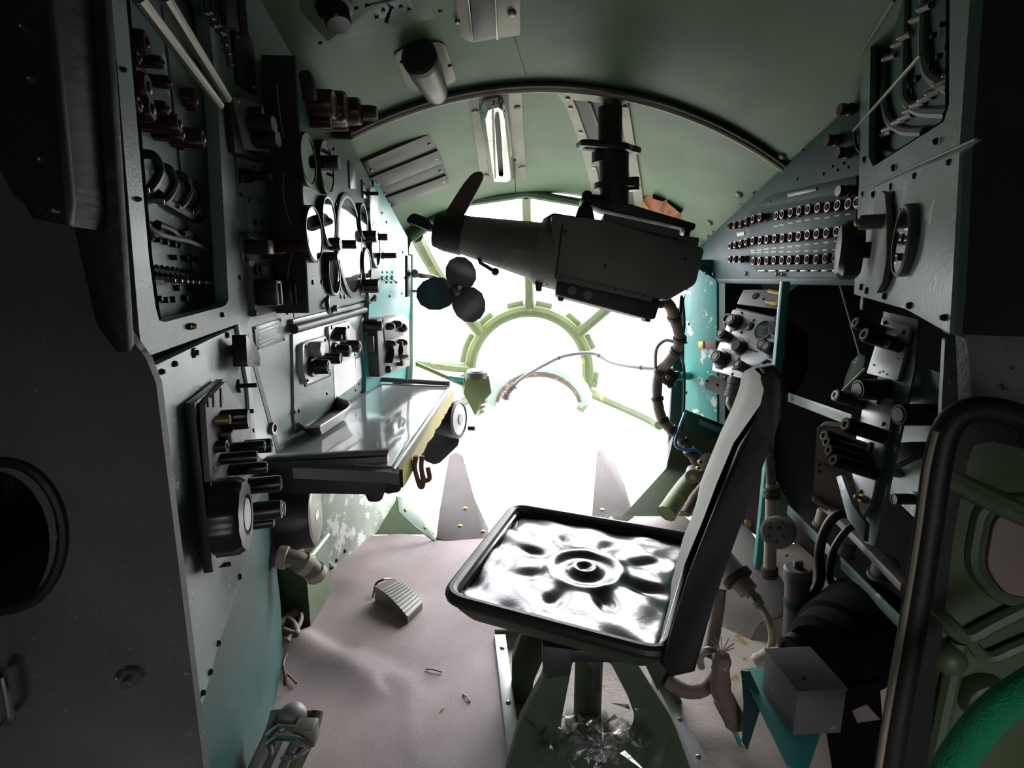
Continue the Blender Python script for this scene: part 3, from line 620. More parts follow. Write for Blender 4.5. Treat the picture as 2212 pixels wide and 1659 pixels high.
for x, y, r, L, m in ((690, 352, 15, .05, 'black_plastic'), (712, 527, 13, .03, 'black_plastic'), (733, 528, 9, .05, 'brown_plastic'), (697, 555, 9, .04, 'brown_plastic'), (786, 511, 12, .045, 'black_plastic'), (803, 512, 7, .06, 'brown_plastic'), (780, 618, 14, .06, 'black_plastic'), (800, 612, 9, .035, 'black_plastic'), (772, 622, 8, .02, 'black_plastic'), (793, 522, 8, .02, 'brown_plastic')):
    k = put(gp, DF, x, y, r, L, m, 'rib')
screws(gp, DF, [(675, 610), (694, 609), (736, 640), (744, 641), (780, 636), (790, 640), (667, 562)], 6, 'black_plastic', .004)
for x, y in ((672, 435), (740, 318)): pass
plate('slot_window', DF, [(754, 346), (766, 352), (770, 408), (757, 408)], .004, 'dial_dark', gp, .001, 0, .004)
plate('scratch_strip', DF, [(656, 402), (692, 418), (692, 420), (656, 404)], .001, 'white_card', gp, 0)
plate('switch_plate', DF, [(783, 388), (793, 398), (799, 430), (786, 428)], .006, 'dark_alu', gp, .001)
put(gp, DF, 790, 418, 4, .045, 'black_plastic', 'post', 'toggle', base=.006); screws(gp, DF, [(786, 398), (793, 425)], 3.5, 'red_plastic', .004, .006)
tg_ = plate('blank_tag', DF, [(799, 408), (806, 404), (818, 420), (820, 502), (803, 505), (800, 470)], .003, 'silver_paint', gp, .001, .012, .006)
for a, b in (((708, 672), (722, 636)), ((795, 650), (811, 645))):
    p = DF.hit(*a); q2 = DF.hit(a[0] + 16, a[1] - 6, .02)
    bm = B(); tube(bm, [DF.hit(a[0], a[1] - 30, 0), DF.hit(a[0] - 1, a[1] - 12, .012), p + V((.005, 0, -.004)), DF.hit(a[0] + 12, a[1] - 6, .016)], .006, 8, 5); l = obj('latch', bm, 'gunmetal_dark', gp)
    put(l, DF, a[0] + 12, a[1] - 6, 7, .012, 'steel', 'hole', 'latch_eye', base=.012)
# valve cluster over the gauges
vc = thing('lamp_cluster', 'dark brown stepped valve cluster above the gauge panel', 'valve', DF.hit(700, 240))
for x, y, r, L, st in ((668, 225, 30, .06, 'plain'), (690, 235, 34, .07, 'rib'), (705, 240, 28, .09, 'plain'), (716, 243, 15, .125, 'rib'), (672, 262, 14, .05, 'plain'), (702, 268, 14, .06, 'plain')): put(vc, DF, x, y, r, L, 'brown_plastic', st, 'valve_body')
bm = B(); tube(bm, [DF.hit(660, 165, .02), DF.hit(666, 190, .03), DF.hit(670, 215, .03)], .016, 10, 4); obj('hose_stub', bm, 'gunmetal_dark', vc)
t = thing('small_brown_knob', 'small brown knob at the gauge panel edge below the valve cluster', 'knob', DF.hit(722, 292)); put(t, DF, 722, 292, 9, .004, 'gunmetal_dark', 'post', 'base'); put(t, DF, 722, 292, 9, .05, 'brown_plastic', 'plain', 'knob', base=.004)
# ---- forward turquoise wall controls
t = thing('dark_button', 'dark round button on the turquoise wall by the nose', 'button', LF.hit(828, 552)); put(t, LF, 828, 552, 8, .004, 'black_plastic', 'post', 'base'); k = put(t, LF, 828, 552, 6, .055, 'black_plastic', 'plain', 'button', base=.004); put(k, LF, 828, 552, 5, .003, 'red_plastic', 'dome', 'cap', base=.059)
for i, x in enumerate((826, 836, 847)):
    t = thing('chrome_toggle', ['leftmost of the three chrome toggle switches on the turquoise wall', 'middle one of the three chrome toggle switches on the turquoise wall', 'rightmost of the three chrome toggle switches on the turquoise wall'][i], 'switch', LF.hit(x, 600), 'chrome toggles on the turquoise wall')
    put(t, LF, x, 600, 6, .006, 'black_plastic', 'nut', 'base'); bm = B(); tube(bm, [LF.hit(x, 600, .004), LF.hit(x + 5, 606, .03), LF.hit(x + 9, 610, .055)], [.003, .004, .005], 8); obj('lever', bm, 'chrome', t); put(t, LF, x, 588, 3, .004, 'black_plastic', 'screw', 'screw')
screws(bpy.data.objects['wall_left_forward'], LF, [(835, 480), (870, 545), (874, 600), (876, 632), (842, 640), (868, 634), (825, 460), (862, 690), (872, 780)], 2.8, 'black_plastic', .004)
# ---- dark tube standing in for the shaded hollow, and units panel under the gauges (F)
bm = B(); q = [LW.hit(634, 711, .012), LW.hit(700, 693, .012), LW.hit(800, 666, .012)]; tube(bm, q, .013, 12); lg = tag(obj('hollow_shade', bm, 'gunmetal_dark'), 'dark tube standing in for the shaded hollow under the gauge panel', 'shade band')
t = thing('unit_panel', 'grey teal mounting panel above the table holding small switch units', 'panel', LW.hit(720, 920))
plate('sheet', LW, [(633, 722), (800, 674), (822, 820), (640, 930), (636, 900)], .006, 'teal_grey', t, .001)
plate('top_flange', LW, [(634, 690), (800, 650), (800, 660), (634, 700)], .012, 'teal_grey', t, .002)
screws(t, LW, [(659, 688), (694, 680), (720, 672), (742, 668), (763, 664), (783, 660), (706, 850), (636, 890), (645, 888), (768, 842), (775, 828), (788, 832)], 4.5, 'black_plastic', .004, .006)
t = thing('hex_knob_unit', 'switch unit with white hexagon knob and two black knobs over the table', 'switch unit', LW.hit(685, 825))
plate('face', LW, [(654, 745), (660, 740), (702, 727), (710, 740), (712, 810), (664, 830), (655, 800)], .014, 'silver_paint', t, .002, .006, .006)
plate('gasket', LW, [(651, 744), (662, 736), (706, 724), (716, 740), (716, 812), (662, 836), (652, 800)], .006, 'black_rubber', t, .001, .004)
U = LW.off(.02)
put(t, U, 674, 754, 19, .03, 'silver_paint', 'hex', 'hex_knob'); put(t, U, 692, 774, 12, .06, 'black_plastic', 'plain'); k = put(t, U, 672, 792, 17, .05, 'black_plastic', 'skirt'); put(k, U.off(.05), 672, 792, 10, .003, 'dull_alu', 'post', 'cap')
screws(t, U, [(702, 735), (660, 748), (700, 800), (664, 822), (708, 796)], 4, 'black_plastic', .004)
t = thing('pale_top_knob_unit', 'switch unit with one pale topped knob and two black knobs over the table', 'switch unit', LW.hit(740, 780))
plate('face', LW, [(710, 706), (752, 694), (756, 700), (768, 715), (770, 770), (716, 788)], .01, 'silver_paint', t, .001, .006, .003)
U = LW.off(.016)
k = put(t, U, 726, 722, 15, .035, 'black_plastic', 'rib'); put(k, U.off(.035), 726, 722, 13, .004, 'white_card', 'dome', 'pale_cap')
for x, y, L in ((722, 758, .05), (742, 748, .055)): k = put(t, U, x, y, 14, L, 'black_plastic', 'skirt'); put(k, U.off(L), x, y, 9, .003, 'gunmetal', 'hole', 'cap_ring')
put(t, U, 718, 728, 6, .03, 'black_plastic', 'post', 'shaft'); screws(t, U, [(752, 706), (716, 708), (766, 766)], 4, 'black_plastic', .004)
t = thing('white_card', 'large white paper card pinned over the table', 'card', LW.hit(740, 868)); plate('sheet', LW, [(720, 790), (766, 768), (771, 828), (724, 862)], .0015, 'white_card', t, 0, .006)
t = thing('small_white_card', 'small narrow white card beside the large one', 'card', LW.hit(772, 822)); plate('sheet', LW, [(768, 777), (778, 772), (782, 815), (771, 826)], .0015, 'white_card', t, 0, .006)
t = thing('pink_lever_unit', 'rounded pinkish plate with black lever and knobs near the table end', 'switch unit', LW.hit(800, 790))
plate('face', LW, [(781, 690), (790, 680), (800, 682), (806, 700), (812, 770), (804, 790), (792, 788), (786, 770)], .006, 'pink_plate', t, .001, .006, .008)
U = LW.off(.012)
for x, y, L in ((786, 704, .07), (800, 697, .055)): k = put(t, U, x, y, 11, L, 'black_plastic', 'plain'); put(k, U.off(L), x, y, 8, .003, 'gunmetal', 'post', 'cap')
put(t, U, 794, 742, 8, .02, 'black_plastic', 'post', 'stem'); bm = B(); prism(bm, rounded([U.loc(800, 724, .03), U.loc(812, 736, .03), U.loc(818, 760, .03), U.loc(802, 762, .03)], .006), .02, .04, .003); obj('lever', bm, 'black_plastic', t, U.mat())
bm = B(); tube(bm, [U.hit(792, 772, .004), U.hit(800, 778, .008)], .003, 6); obj('cross_mark', bm, 'black_plastic', t); put(t, U, 783, 773, 4, .004, 'black_plastic', 'screw', 'screw')
t = thing('lever_quadrant', 'dark grey lever box with handles beside the nose opening', 'lever unit', LF.hit(850, 810))
plate('body', LF, [(820, 688), (868, 678), (884, 690), (886, 790), (826, 812)], .03, 'gunmetal', t, .004)
plate('side', LF, [(814, 690), (824, 686), (828, 812), (820, 814)], .04, 'gunmetal_dark', t, .002)
U = LF.off(.03)
plate('upper_plate', LF, [(828, 690), (868, 682), (872, 724), (832, 738)], .004, 'dark_alu', t, .001, .03)
for x, y, r, L in ((838, 705, 8, .03), (852, 700, 8, .035), (866, 708, 10, .03), (836, 742, 7, .04), (862, 740, 8, .04)): put(t, U, x, y, r, L, 'black_plastic', 'dome', 'knob', base=.004)
for x, y in ((842, 760), (862, 755)):
    bm = B(); prism(bm, rounded([U.loc(x - 10, y - 18), U.loc(x + 6, y - 18), U.loc(x + 2, y), U.loc(x + 8, y + 22), U.loc(x - 10, y + 24), U.loc(x - 5, y)], .004), 0, .03, .004); obj('lever', bm, 'black_plastic', t, U.mat())
put(t, U, 858, 782, 9, .03, 'black_plastic', 'post', 'stem'); bm = B(); tube(bm, [U.hit(866, 772, .02), U.hit(876, 770, .06), U.hit(880, 769, .09)], [.012, .008, .005], 8); obj('handle', bm, 'gunmetal', t)
put(t, U, 836, 798, 8, .02, 'black_plastic', 'dome', 'knob')
# ---- tray on the wall
tr = thing('metal_tray', 'small dark metal tray fixed to the wall above the table', 'tray', LW.hit(680, 935))
TZ = .675; tp = [(636, 925), (700, 868), (738, 862), (757, 872), (752, 884), (688, 938), (640, 946)]
P3 = [atZ(x, y, TZ) for x, y in [(637, 912), (700, 866), (726, 858), (752, 868), (757, 876), (750, 884), (690, 922), (660, 924)]]
c = sum(P3, V()) / len(P3); low = [V((p.x * .75 + c.x * .25, p.y * .8 + c.y * .2, TZ - .032)) for p in P3]
bm = B(); inn3 = [p.lerp(c, .05) for p in P3]; lowi = [p + V((0, 0, .003)) for p in low]; R = loft(bm, [low, P3, inn3, lowi], True); bm.faces.new(R[0][::-1]); bm.faces.new(R[3]); obj('bowl', bm, 'dark_alu', tr, None, 50)
bm = B(); tube(bm, [p + V((0, 0, .001)) for p in P3], .0035, 8, closed=True); obj('rim', bm, 'dull_alu', tr)
for p in (low[0].lerp(low[3], .3), low[0].lerp(low[3], .65)): bm = B(); cyl(bm, .004, 0, .008, 8); obj('rivet', bm, 'black_plastic', tr, Mx.Translation(p + V((.02, 0, .003))))
# ---- navigator's table
TT = .635
tb = thing('navigator_table', 'narrow fold down table with shiny plastic top along the left wall', 'table', atZ(760, 950, TT))
top = [(556, 1003), (640, 934), (822, 826), (972, 832), (978, 846), (862, 1020), (835, 1016)]
bm = B(); q = [atZ(x, y, TT) for x, y in top]; prism(bm, [(p.x, p.y) for p in q], TT - .03, TT - .004, .0); obj('board', bm, 'gunmetal', tb)
q2 = [atZ(x, y, TT) for x, y in ((580, 990), (645, 938), (826, 832), (966, 836), (970, 846), (860, 1008), (835, 1006))]
bm = B(); prism(bm, [(p.x, p.y) for p in q2], TT - .004, TT, .001); obj('plastic_sheet', bm, 'plexi_top', tb)
a, b = atZ(976, 842, TT), atZ(862, 1018, TT); d = (b - a).normalized(); s_ = V((-d.y, d.x, 0))
if s_.x < 0: s_ = -s_
f = Pl(a, s_); L = (b - a).length
n = 26; topz = [.006] * (n + 1); bot = [-.036 + random.uniform(-.006, .006) for _ in range(n + 1)]
bm = B()
for i in range(n):
    p0, p1 = a.lerp(b, i / n), a.lerp(b, (i + 1) / n)
    vv = [p0 + V((0, 0, bot[i])), p1 + V((0, 0, bot[i + 1])), p1 + V((0, 0, .004)), p0 + V((0, 0, .004))]; ww = [x + s_ * .008 for x in vv]
    A = [bm.verts.new(x) for x in vv]; W_ = [bm.verts.new(x) for x in ww]
    bm.faces.new(W_); bm.faces.new(A[::-1]); bm.faces.new((A[0], A[1], W_[1], W_[0])); bm.faces.new((A[2], A[3], W_[3], W_[2]))
o = obj('edge_strip', bm, 'yellow_chipped', tb); o['label'] = 'chipped yellow painted edge'
bm = B(); tube(bm, [a + V((-.012, 0, .004)), b + V((-.012, 0, .004))], .004, 8); obj('edge_rail', bm, 'dull_alu', tb)
# front flap (apron)
a, b = atZ(556, 1000, TT), atZ(836, 990, TT); ap = Pl(a, V(((b - a).y, -(b - a).x, 0)))
o = plate('front_apron', ap, [(556, 1000), (836, 986), (840, 1030), (832, 1066), (790, 1068), (560, 1066)], .03, 'dark_apron', tb, .003); o['label'] = 'dark front apron'
plate('apron_lip', ap, [(572, 990), (840, 974), (828, 996), (556, 1004)], .02, 'dark_apron', tb, .002)
plate('apron_end', ap, [(836, 1016), (858, 1020), (866, 1030), (866, 1062), (832, 1068)], .026, 'dark_apron', tb, .003, 0, .006)
plate('hinge_tab', ap, [(786, 1062), (832, 1060), (826, 1078), (818, 1084), (796, 1084)], .012, 'black_paint', tb, .002, .012, .004)
bm = B(); q = [atZ(822, 826, TT), atZ(972, 831, TT)]; tube(bm, [q[0] + V((0, 0, .012)), q[1] + V((0, 0, .004))], .010, 8); obj('back_rail', bm, 'gunmetal', tb)
for y0, x0 in ((1030, 900),):
    for dx in (0, 14):
        bm = B(); p = atZ(882 + dx, 985, TT); tube(bm, [atY(898 + dx, 985, p.y), atY(896 + dx, 1010, p.y), atY(902 + dx, 1035, p.y), atY(908 + dx, 1052 - dx, p.y), atY(914 + dx, 1046 - dx, p.y), atY(910 + dx, 1010, p.y)], .006, 8, 5); hk = obj('strap_loop', bm, 'brown_strap', tb)
# ---- projector lamp behind the table
t = thing('spot_lamp', 'black cylindrical spot lamp with pale lens hung under the table end', 'lamp', atY(960, 1000, 2.15))
pc = atY(992, 905, 2.1); fl = fr(pc, (.93, -.32, .05)); R_ = 43 * zd(pc) / FPX
bm = B(); lathe(bm, [(0, -.13), (R_ * .8, -.13), (R_ * .98, -.02), (R_, 0), (R_ * .82, .004), (R_ * .78, -.004)], 28); obj('housing', bm, 'black_paint', t, fl.mat())
bm = B(); lathe(bm, [(0, -.006), (R_ * .8, -.006), (R_ * .8, .0), (R_ * .35, .005), (0, .006)], 28); obj('lens', bm, 'white_card', t, fl.mat())
bm = B(); lathe(bm, [(0, .006), (R_ * .3, .006), (R_ * .26, .009), (0, .01)], 20); obj('lens_hub', bm, 'dial_pale', t, fl.mat())
bm = B(); q = Pl(atY(960, 960, 2.2), (.3, -1, 0)); prism(bm, rounded([q.loc(940, 915), q.loc(985, 935), q.loc(990, 950), q.loc(940, 998), q.loc(908, 985)], .015), -.05, .05, .01); obj('rear_cone', bm, 'black_paint', t, q.mat())
put(t, fl, 1012, 925, 5, .03, 'black_plastic', 'post', 'screw'); plate('hanger', q, [(952, 890), (966, 892), (968, 915), (950, 912)], .02, 'dull_alu', t, .001, .05)
# ---- under the table
FL = Pl(atZ(722, 1226, 0), V((atZ(855, 1108, 0) - atZ(722, 1226, 0)).y * V((1, 0, 0)) - V((0, 1, 0)) * (atZ(855, 1108, 0) - atZ(722, 1226, 0)).x))
t = thing('foot_shield', 'mottled pale metal shield standing under the table', 'shield', atZ(722, 1226, 0))
plate('sheet', FL, [(672, 1050), (858, 1052), (862, 1108), (726, 1228), (716, 1226), (680, 1160)], .01, 'mottled_pale', t, .002)
plate('bottom_flange', FL, [(718, 1214), (730, 1222), (726, 1230), (694, 1200)], .014, 'mint_paint', t, .001)
screws(t, FL, [(846, 1104), (727, 1210), (745, 1190)], 5, 'black_plastic', .005, .01)
t = thing('electric_motor', 'black cylindrical motor with round label plate under the table', 'motor', atY(640, 1190, 1.45))
pm = atY(682, 1112, 1.45); fm = fr(pm, (.97, .15, .05)); Rm = 68 * zd(pm) / FPX
bm = B(); lathe(bm, [(0, -.2), (Rm * .95, -.2), (Rm, -.18), (Rm, -.01), (Rm * .95, 0), (0, 0)], 28); obj('body', bm, 'black_paint', t, fm.mat())
bm = B(); lathe(bm, [(0, 0), (Rm * .85, 0), (Rm * .8, .003), (0, .003)], 24); obj('label_disc', bm, 'dull_alu', t, fm.mat())
bm = B(); box(bm, -.02, .02, -.012, .012, .003, .0045); obj('nameplate', bm, 'white_card', t, fm.mat())
bm = B(); box(bm, -.13, .0, -.04, .04, -.02, .02, .004); obj('mount', bm, 'gunmetal', t, Mx.Translation(atY(668, 1165, 1.45) + V((-.02, 0, -.02))))
t = thing('pump_box', 'low green box with steel fitting standing under the table', 'box', atZ(650, 1250, 0))
pb = atY(640, 1190, 1.35); bm = B(); q = [atZ(x, y, .22) for x, y in ((580, 1195), (640, 1140), (706, 1155), (660, 1215))]; prism(bm, [(p.x, p.y) for p in q], 0.0, .22, .003); obj('casing', bm, 'olive_dark', t)
bm = B(); tube(bm, [atZ(708, 1155, .222), atZ(655, 1222, .222)], .008, 6); obj('edge', bm, 'mint_paint', t)
p = atZ(655, 1172, .22); bm = B(); cyl(bm, .02, 0, .05, 14); cyl(bm, .028, 0, .015, 14); obj('fitting', bm, 'steel', t, Mx.Translation(p)); p = atZ(622, 1178, .22); bm = B(); cyl(bm, .014, 0, .03, 12); obj('fitting', bm, 'steel', t, Mx.Translation(p))
pts = [atY(560, 1205, 1.3), atY(620, 1205, 1.3), atY(665, 1222, 1.32), atY(688, 1245, 1.34)]
o = wire('wrapped_hose', 'thick wrapped brown hose ending beside the foot shield', 'hose', pts, .026, 'cable_wrap', rj=.05); lashing(o, pts, .026, 'beige_hose', (.35, .7, .95))
for i, (pts, r, m) in enumerate((([(596, 1300), (632, 1282), (662, 1262)], .012, 'cable_grey'), ([(600, 1350), (625, 1330), (640, 1320)], .014, 'cable_wrap'), ([(598, 1330), (632, 1345), (640, 1370), (612, 1362)], .010, 'cable_wrap'), ([(604, 1300), (636, 1300), (650, 1340), (620, 1385)], .007, 'cable_wrap'), ([(600, 1380), (622, 1400), (612, 1440), (640, 1476)], .003, 'cable_wrap'))):
    wire('floor_cable', ['pale cable end pointing toward the foot shield', 'short thick brown cable stub beside the dark teal panel', 'brown cable curl beside the dark teal panel', 'looped thin brown cable beside the dark teal panel', 'long thin stray wire on the floor mat edge'][i], 'cable', [atZ(x, y, .06 if r > .004 else .012) for x, y in pts], r, m, group='cables beside the left console')
t = tag(obj('red_wire', tube(B(), [atZ(612, 1440, .04), atZ(616, 1462, .03), atZ(616, 1480, .02)], .005, 8, 4), 'red_plastic'), 'short red wire end beside the dark teal panel', 'wire')
bm = B(); a, b = atZ(605, 1300, .05), atZ(690, 1215, .05); tube(bm, [a, b], .009, 6); tag(obj('floor_rail', bm, 'mint_paint'), 'pale green rail on the floor beside the cables', 'rail')
# cable bundle with clamp in the lower left foreground
bd = thing('cable_bundle', 'bundle of grey pipes with a metal clamp at the bottom left', 'pipe bundle', atZ(620, 1600, .1))
for x, dx, r, m in ((570, -10, .018, 'gunmetal'), (600, 10, .020, 'steel'), (632, 14, .012, 'dull_alu'), (650, 10, .014, 'olive_dark')):
    bm = B(); tube(bm, [atZ(x + 34, 1538, .20), atZ(x + 22, 1580, .18), atZ(x - 10, 1650, .13), atZ(x - 60, 1760, .06)], r, 10, 4); obj('pipe', bm, m, bd)
for y in (1585, 1606):
    bm = B(); c0 = [atZ(580, y, .19), atZ(600, y - 14, .215), atZ(640, y - 10, .215), atZ(668, y + 6, .19), atZ(640, y + 30, .15), atZ(590, y + 26, .15)]; tube(bm, c0, .006, 8, closed=True); obj('clamp', bm, 'chrome', bd)
bm = B(); box(bm, -.02, .02, -.016, .016, -.02, .02, .004); obj('clamp_block', bm, 'dull_alu', bd, Mx.Translation(atZ(662, 1582, .2)))
ball(bm := B(), .03, seg=12); obj('elbow', bm, 'gunmetal', bd, Mx.Translation(atZ(632, 1552, .2)))
# ================================================================== CEILING FITTINGS
def cplate(name, pl, poly, t, m, parent, **k): return plate(name, pl, poly, t, m, parent, **k)
# strip lamp
T = ctan(1072, 300); lp = thing('strip_lamp', 'ceiling lamp with clear faceted bulb below the rib', 'lamp', T.hit(1072, 390))
cplate('base_plate', T, [(1012, 208), (1126, 198), (1137, 388), (1040, 398)], .008, 'dull_alu', lp, bev=.001, rad=.008)
cplate('channel', T, [(1035, 210), (1098, 206), (1112, 385), (1058, 390)], .014, 'gunmetal', lp, bev=.002, base=.006)
q = [T.loc(x, y, .035) for x, y in ((1036, 245), (1045, 222), (1075, 214), (1088, 222), (1096, 250), (1104, 300), (1110, 385), (1100, 392), (1062, 392), (1050, 330))]
c = V((sum(p[0] for p in q) / 10, sum(p[1] for p in q) / 10)); bm = B(); n = len(q)
loft(bm, [[(x, y, .012) for x, y in q], [(x, y, .03) for x, y in q], [((x - c.x) * .72 + c.x, (y - c.y) * .92 + c.y, .05) for x, y in q], [((x - c.x) * .2 + c.x, (y - c.y) * .8 + c.y, .044) for x, y in q]], True); obj('bulb_cover', bm, 'foil', lp, T.mat(), 20)
for a in (((1065, 226), (1070, 385)), ((1090, 240), (1104, 380))): bm = B(); tube(bm, [T.hit(*a[0], .05), T.hit(*a[1], .05)], .003, 6); obj('rib', bm, 'dull_alu', lp)
screws(lp, T, [(1117, 232), (1128, 362), (1026, 240), (1048, 380)], 8, 'dull_alu', .006, .008)
bm = B(); tube(bm, [T.hit(1112, 345, .03), T.hit(1113, 380, .035), T.hit(1110, 388, .035)], .005, 8); obj('switch', bm, 'black_plastic', lp)
bm = B(); a = T.hit(1112, 360, .03); tube(bm, [a, a + V((.004, -.0, -.12))], .0016, 6); obj('pull_cord', bm, 'dull_alu', lp)
# second strip lamp at the very top
T = ctan(1055, 40); l2 = thing('strip_lamp_cover', 'metal lamp housing at the top edge of the ceiling', 'lamp', T.hit(1055, 85))
cplate('base_plate', T, [(972, -90), (1126, -90), (1124, 76), (1020, 92), (992, 80)], .008, 'dull_alu', l2, bev=.001, rad=.006)
cplate('cover', T, [(1008, -90), (1066, -90), (1072, 78), (1022, 90)], .02, 'dark_alu', l2, bev=.003, base=.006)
for x0, x1 in ((1006, 1021), (1068, 1074)): bm = B(); tube(bm, [T.hit(x0, -60, .02), T.hit(x1, 84, .02)], .003, 6); obj('edge_bead', bm, 'chrome', l2)
put(l2, T, 1106, 28, 10, .008, 'steel', 'screw', 'screw', base=.008); put(l2, T, 988, 45, 6, .008, 'steel', 'screw', 'screw', base=.008)
# hooded dome lamp
T = ctan(915, 150); l3 = thing('hooded_lamp', 'small hooded spotlight with aluminium body on the ceiling left of the rib centre', 'lamp', T.hit(920, 150))
cplate('base_plate', T, [(850, 118), (872, 104), (948, 90), (962, 98), (986, 172), (975, 182), (880, 200), (866, 150)], .006, 'dull_alu', l3, bev=.001, rad=.012)
a, b = T.hit(905, 122, .04), T.hit(945, 205, .028); f = fr(a, b - a); L_ = (b - a).length; R_ = 37 * zd(a) / FPX
bm = B(); lathe(bm, [(0, 0), (R_ * 1.0, 0), (R_ * 1.02, L_ * .35), (R_ * .8, L_ * .9), (R_ * .62, L_), (0, L_)], 24); obj('body', bm, 'dull_alu', l3, f.mat())
bm = B(); lathe(bm, [(0, -.006), (R_ * .92, -.006), (R_ * 1.06, .0), (R_ * 1.06, .02), (R_, .02)], 24); obj('hood', bm, 'gunmetal_dark', l3, f.mat())
screws(l3, T, [(972, 142), (868, 134)], 5, 'black_plastic', .004, .006)
# louvre of four slats
T = ctan(875, 370); lv = thing('louvre', 'dark metal louvre with four slats on the left ceiling', 'louvre', T.hit(875, 370))
for i, (a, b, c, d) in enumerate((((782, 352), (928, 290), (948, 330), (798, 388)), ((798, 386), (946, 326), (958, 356), (812, 412)), ((812, 410), (956, 352), (966, 384), (824, 434)), ((824, 432), (964, 380), (972, 402), (834, 452)))):
    cplate('slat', T, [a, b, c, d], .014 + .004 * i, 'dark_alu', lv, bev=.004, base=.004 * (i % 2)); put(lv, T, (c[0] + b[0]) / 2 - 10, (c[1] + b[1]) / 2 + 2, 3.5, .004, 'steel', 'screw', 'rivet', base=.016 + .004 * i); put(lv, T, (a[0] + d[0]) / 2 + 12, (a[1] + d[1]) / 2 - 2, 3.5, .004, 'steel', 'screw', 'rivet', base=.016 + .004 * i)
# overhead switch panel at the top left
T = ctan(820, 30); op = thing('overhead_panel', 'grey green switch plate on the ceiling at the top left', 'panel', T.hit(820, 60))
cplate('plate', T, [(640, -90), (985, -110), (962, 34), (700, 96), (656, 124)], .006, 'ceiling_paint', op, bev=.001)
put(op, T, 722, 14, 30, .05, 'black_plastic', 'skirt', 'knob', base=.006)
cplate('switch_plate', T, [(798, 12), (888, -8), (892, 20), (815, 42)], .003, 'teal_grey', op, bev=.0005, base=.006)
bm = B(); tube(bm, [T.hit(845, 18, .008), T.hit(840, 30, .03), T.hit(834, 48, .05)], [.003, .004, .005], 8); obj('toggle', bm, 'black_plastic', op)
for x, y in ((828, 22), (847, 17), (866, 14), (814, 38), (884, 20)): put(op, T, x, y, 4.5, .006, 'black_plastic', 'post', 'button', base=.008)
screws(op, T, [(770, 18), (793, 12), (951, 23), (692, 92)], 5, 'black_plastic', .005, .006)
screws(ceil, ctan(1650, 360), [(1690, 337)], 10, 'dull_alu', .01, 0, 'rivet'); screws(ceil, ctan(1597, 420), [(1597, 420)], 9, 'dull_alu', .01, 0, 'rivet'); screws(ceil, ctan(1533, 481), [(1533, 481)], 8, 'dull_alu', .01, 0, 'rivet')
T = ctan(1125, 130); bm = B(); prism(bm, [T.loc(*p) for p in ((1110, 80), (1112, 80), (1138, 165), (1136, 165))], -.001, .001); obj('seam', bm, 'black_rubber', ceil, T.mat())
# ---- slot with rail for the scope arm
T = ctan(1300, 300)
sl = thing('slide_rail', 'metal framed slot in the ceiling holding the scope arm', 'rail', T.hit(1300, 250))
def cs(px, py, d=0.0):
    r = ray(px, py).normalized(); h, n, _, _ = CEIL.ray_cast(CAM, r)
    if h is None: return ctan(1360, 440).hit(px, py, d)
    return h + (-n if n.dot(r) > 0 else n) * d
def strip(name, left, right, t, m, parent):
    """metal strip following the ceiling between two outlines"""
    bm = B(); rows = []
    for a, b in zip(left, right): p, q_ = cs(*a), cs(*b); p2, q2 = cs(*a, t), cs(*b, t); rows.append([p, p2, q2, q_])
    R = loft(bm, rows); bm.faces.new(R[0]); bm.faces.new(R[-1][::-1]); return obj(name, bm, m, parent, None, 30)
oL = [(1203, 196), (1222, 225), (1238, 265), (1256, 320), (1270, 370), (1280, 420), (1286, 452)]; iL = [(1236, 206), (1248, 235), (1262, 275), (1280, 326), (1292, 376), (1300, 424), (1304, 455)]
iR = [(1334, 212), (1342, 240), (1348, 280), (1356, 330), (1362, 380), (1370, 424), (1374, 460)]; oR = [(1356, 214), (1362, 244), (1368, 284), (1376, 332), (1384, 380), (1390, 424), (1392, 464)]
strip('frame_side', oL, iL, .008, 'dull_alu', sl); strip('frame_side', iR, oR, .008, 'dull_alu', sl); strip('frame_end', [(1203, 194), (1222, 208), (1240, 212)], [(1356, 208), (1352, 218), (1340, 222)], .007, 'dull_alu', sl)
strip('channel', iL, iR, .003, 'gunmetal_dark', sl)
for a in ([(1274, 215), (1300, 290), (1322, 370), (1334, 450)], [(1306, 216), (1326, 290), (1342, 370), (1354, 452)]): bm = B(); tube(bm, [cs(*p, .008) for p in a], .006, 8, 4); obj('track', bm, 'gunmetal', sl)
for x, y in ((1226, 212), (1232, 232), (1254, 285), (1282, 362), (1362, 318), (1379, 402), (1350, 230)): screws(sl, ctan(x, y), [(x, y)], 6, 'steel', .006, .008)
# ---- radar scope on its arm
SCP = Pl(atY(1200, 550, 1.95), (-.06, -1, .06), (math.sin(.215), 0, math.cos(.215)))
ss = zd(SCP.o) / FPX
sc = thing('radar_scope', 'big dark grey radar scope slung across the nose windows', 'scope', SCP.o)
def S(x, y, d=0.0): return SCP.loc(x, y, d)
def lx(x, y): return S(x, y)
a0 = S(940, 505); a1 = S(1002, 509); a2 = S(1165, 543); a3 = S(1216, 552)
cy_ = lambda p: p[1]
bm = B(); pr = [(38, a0[0]), (42, a0[0] + .02), (46, a1[0])]
lathe(bm, [(0, a0[0] + .02), (22 * ss, a0[0] + .02), (24 * ss, a0[0]), (37 * ss, a0[0]), (42 * ss, a0[0] + .04), (43 * ss, a1[0]), (0, a1[0])], 28, 'x', (0, a1[1], 0)); obj('eyepiece', bm, 'black_rubber', sc, SCP.mat())
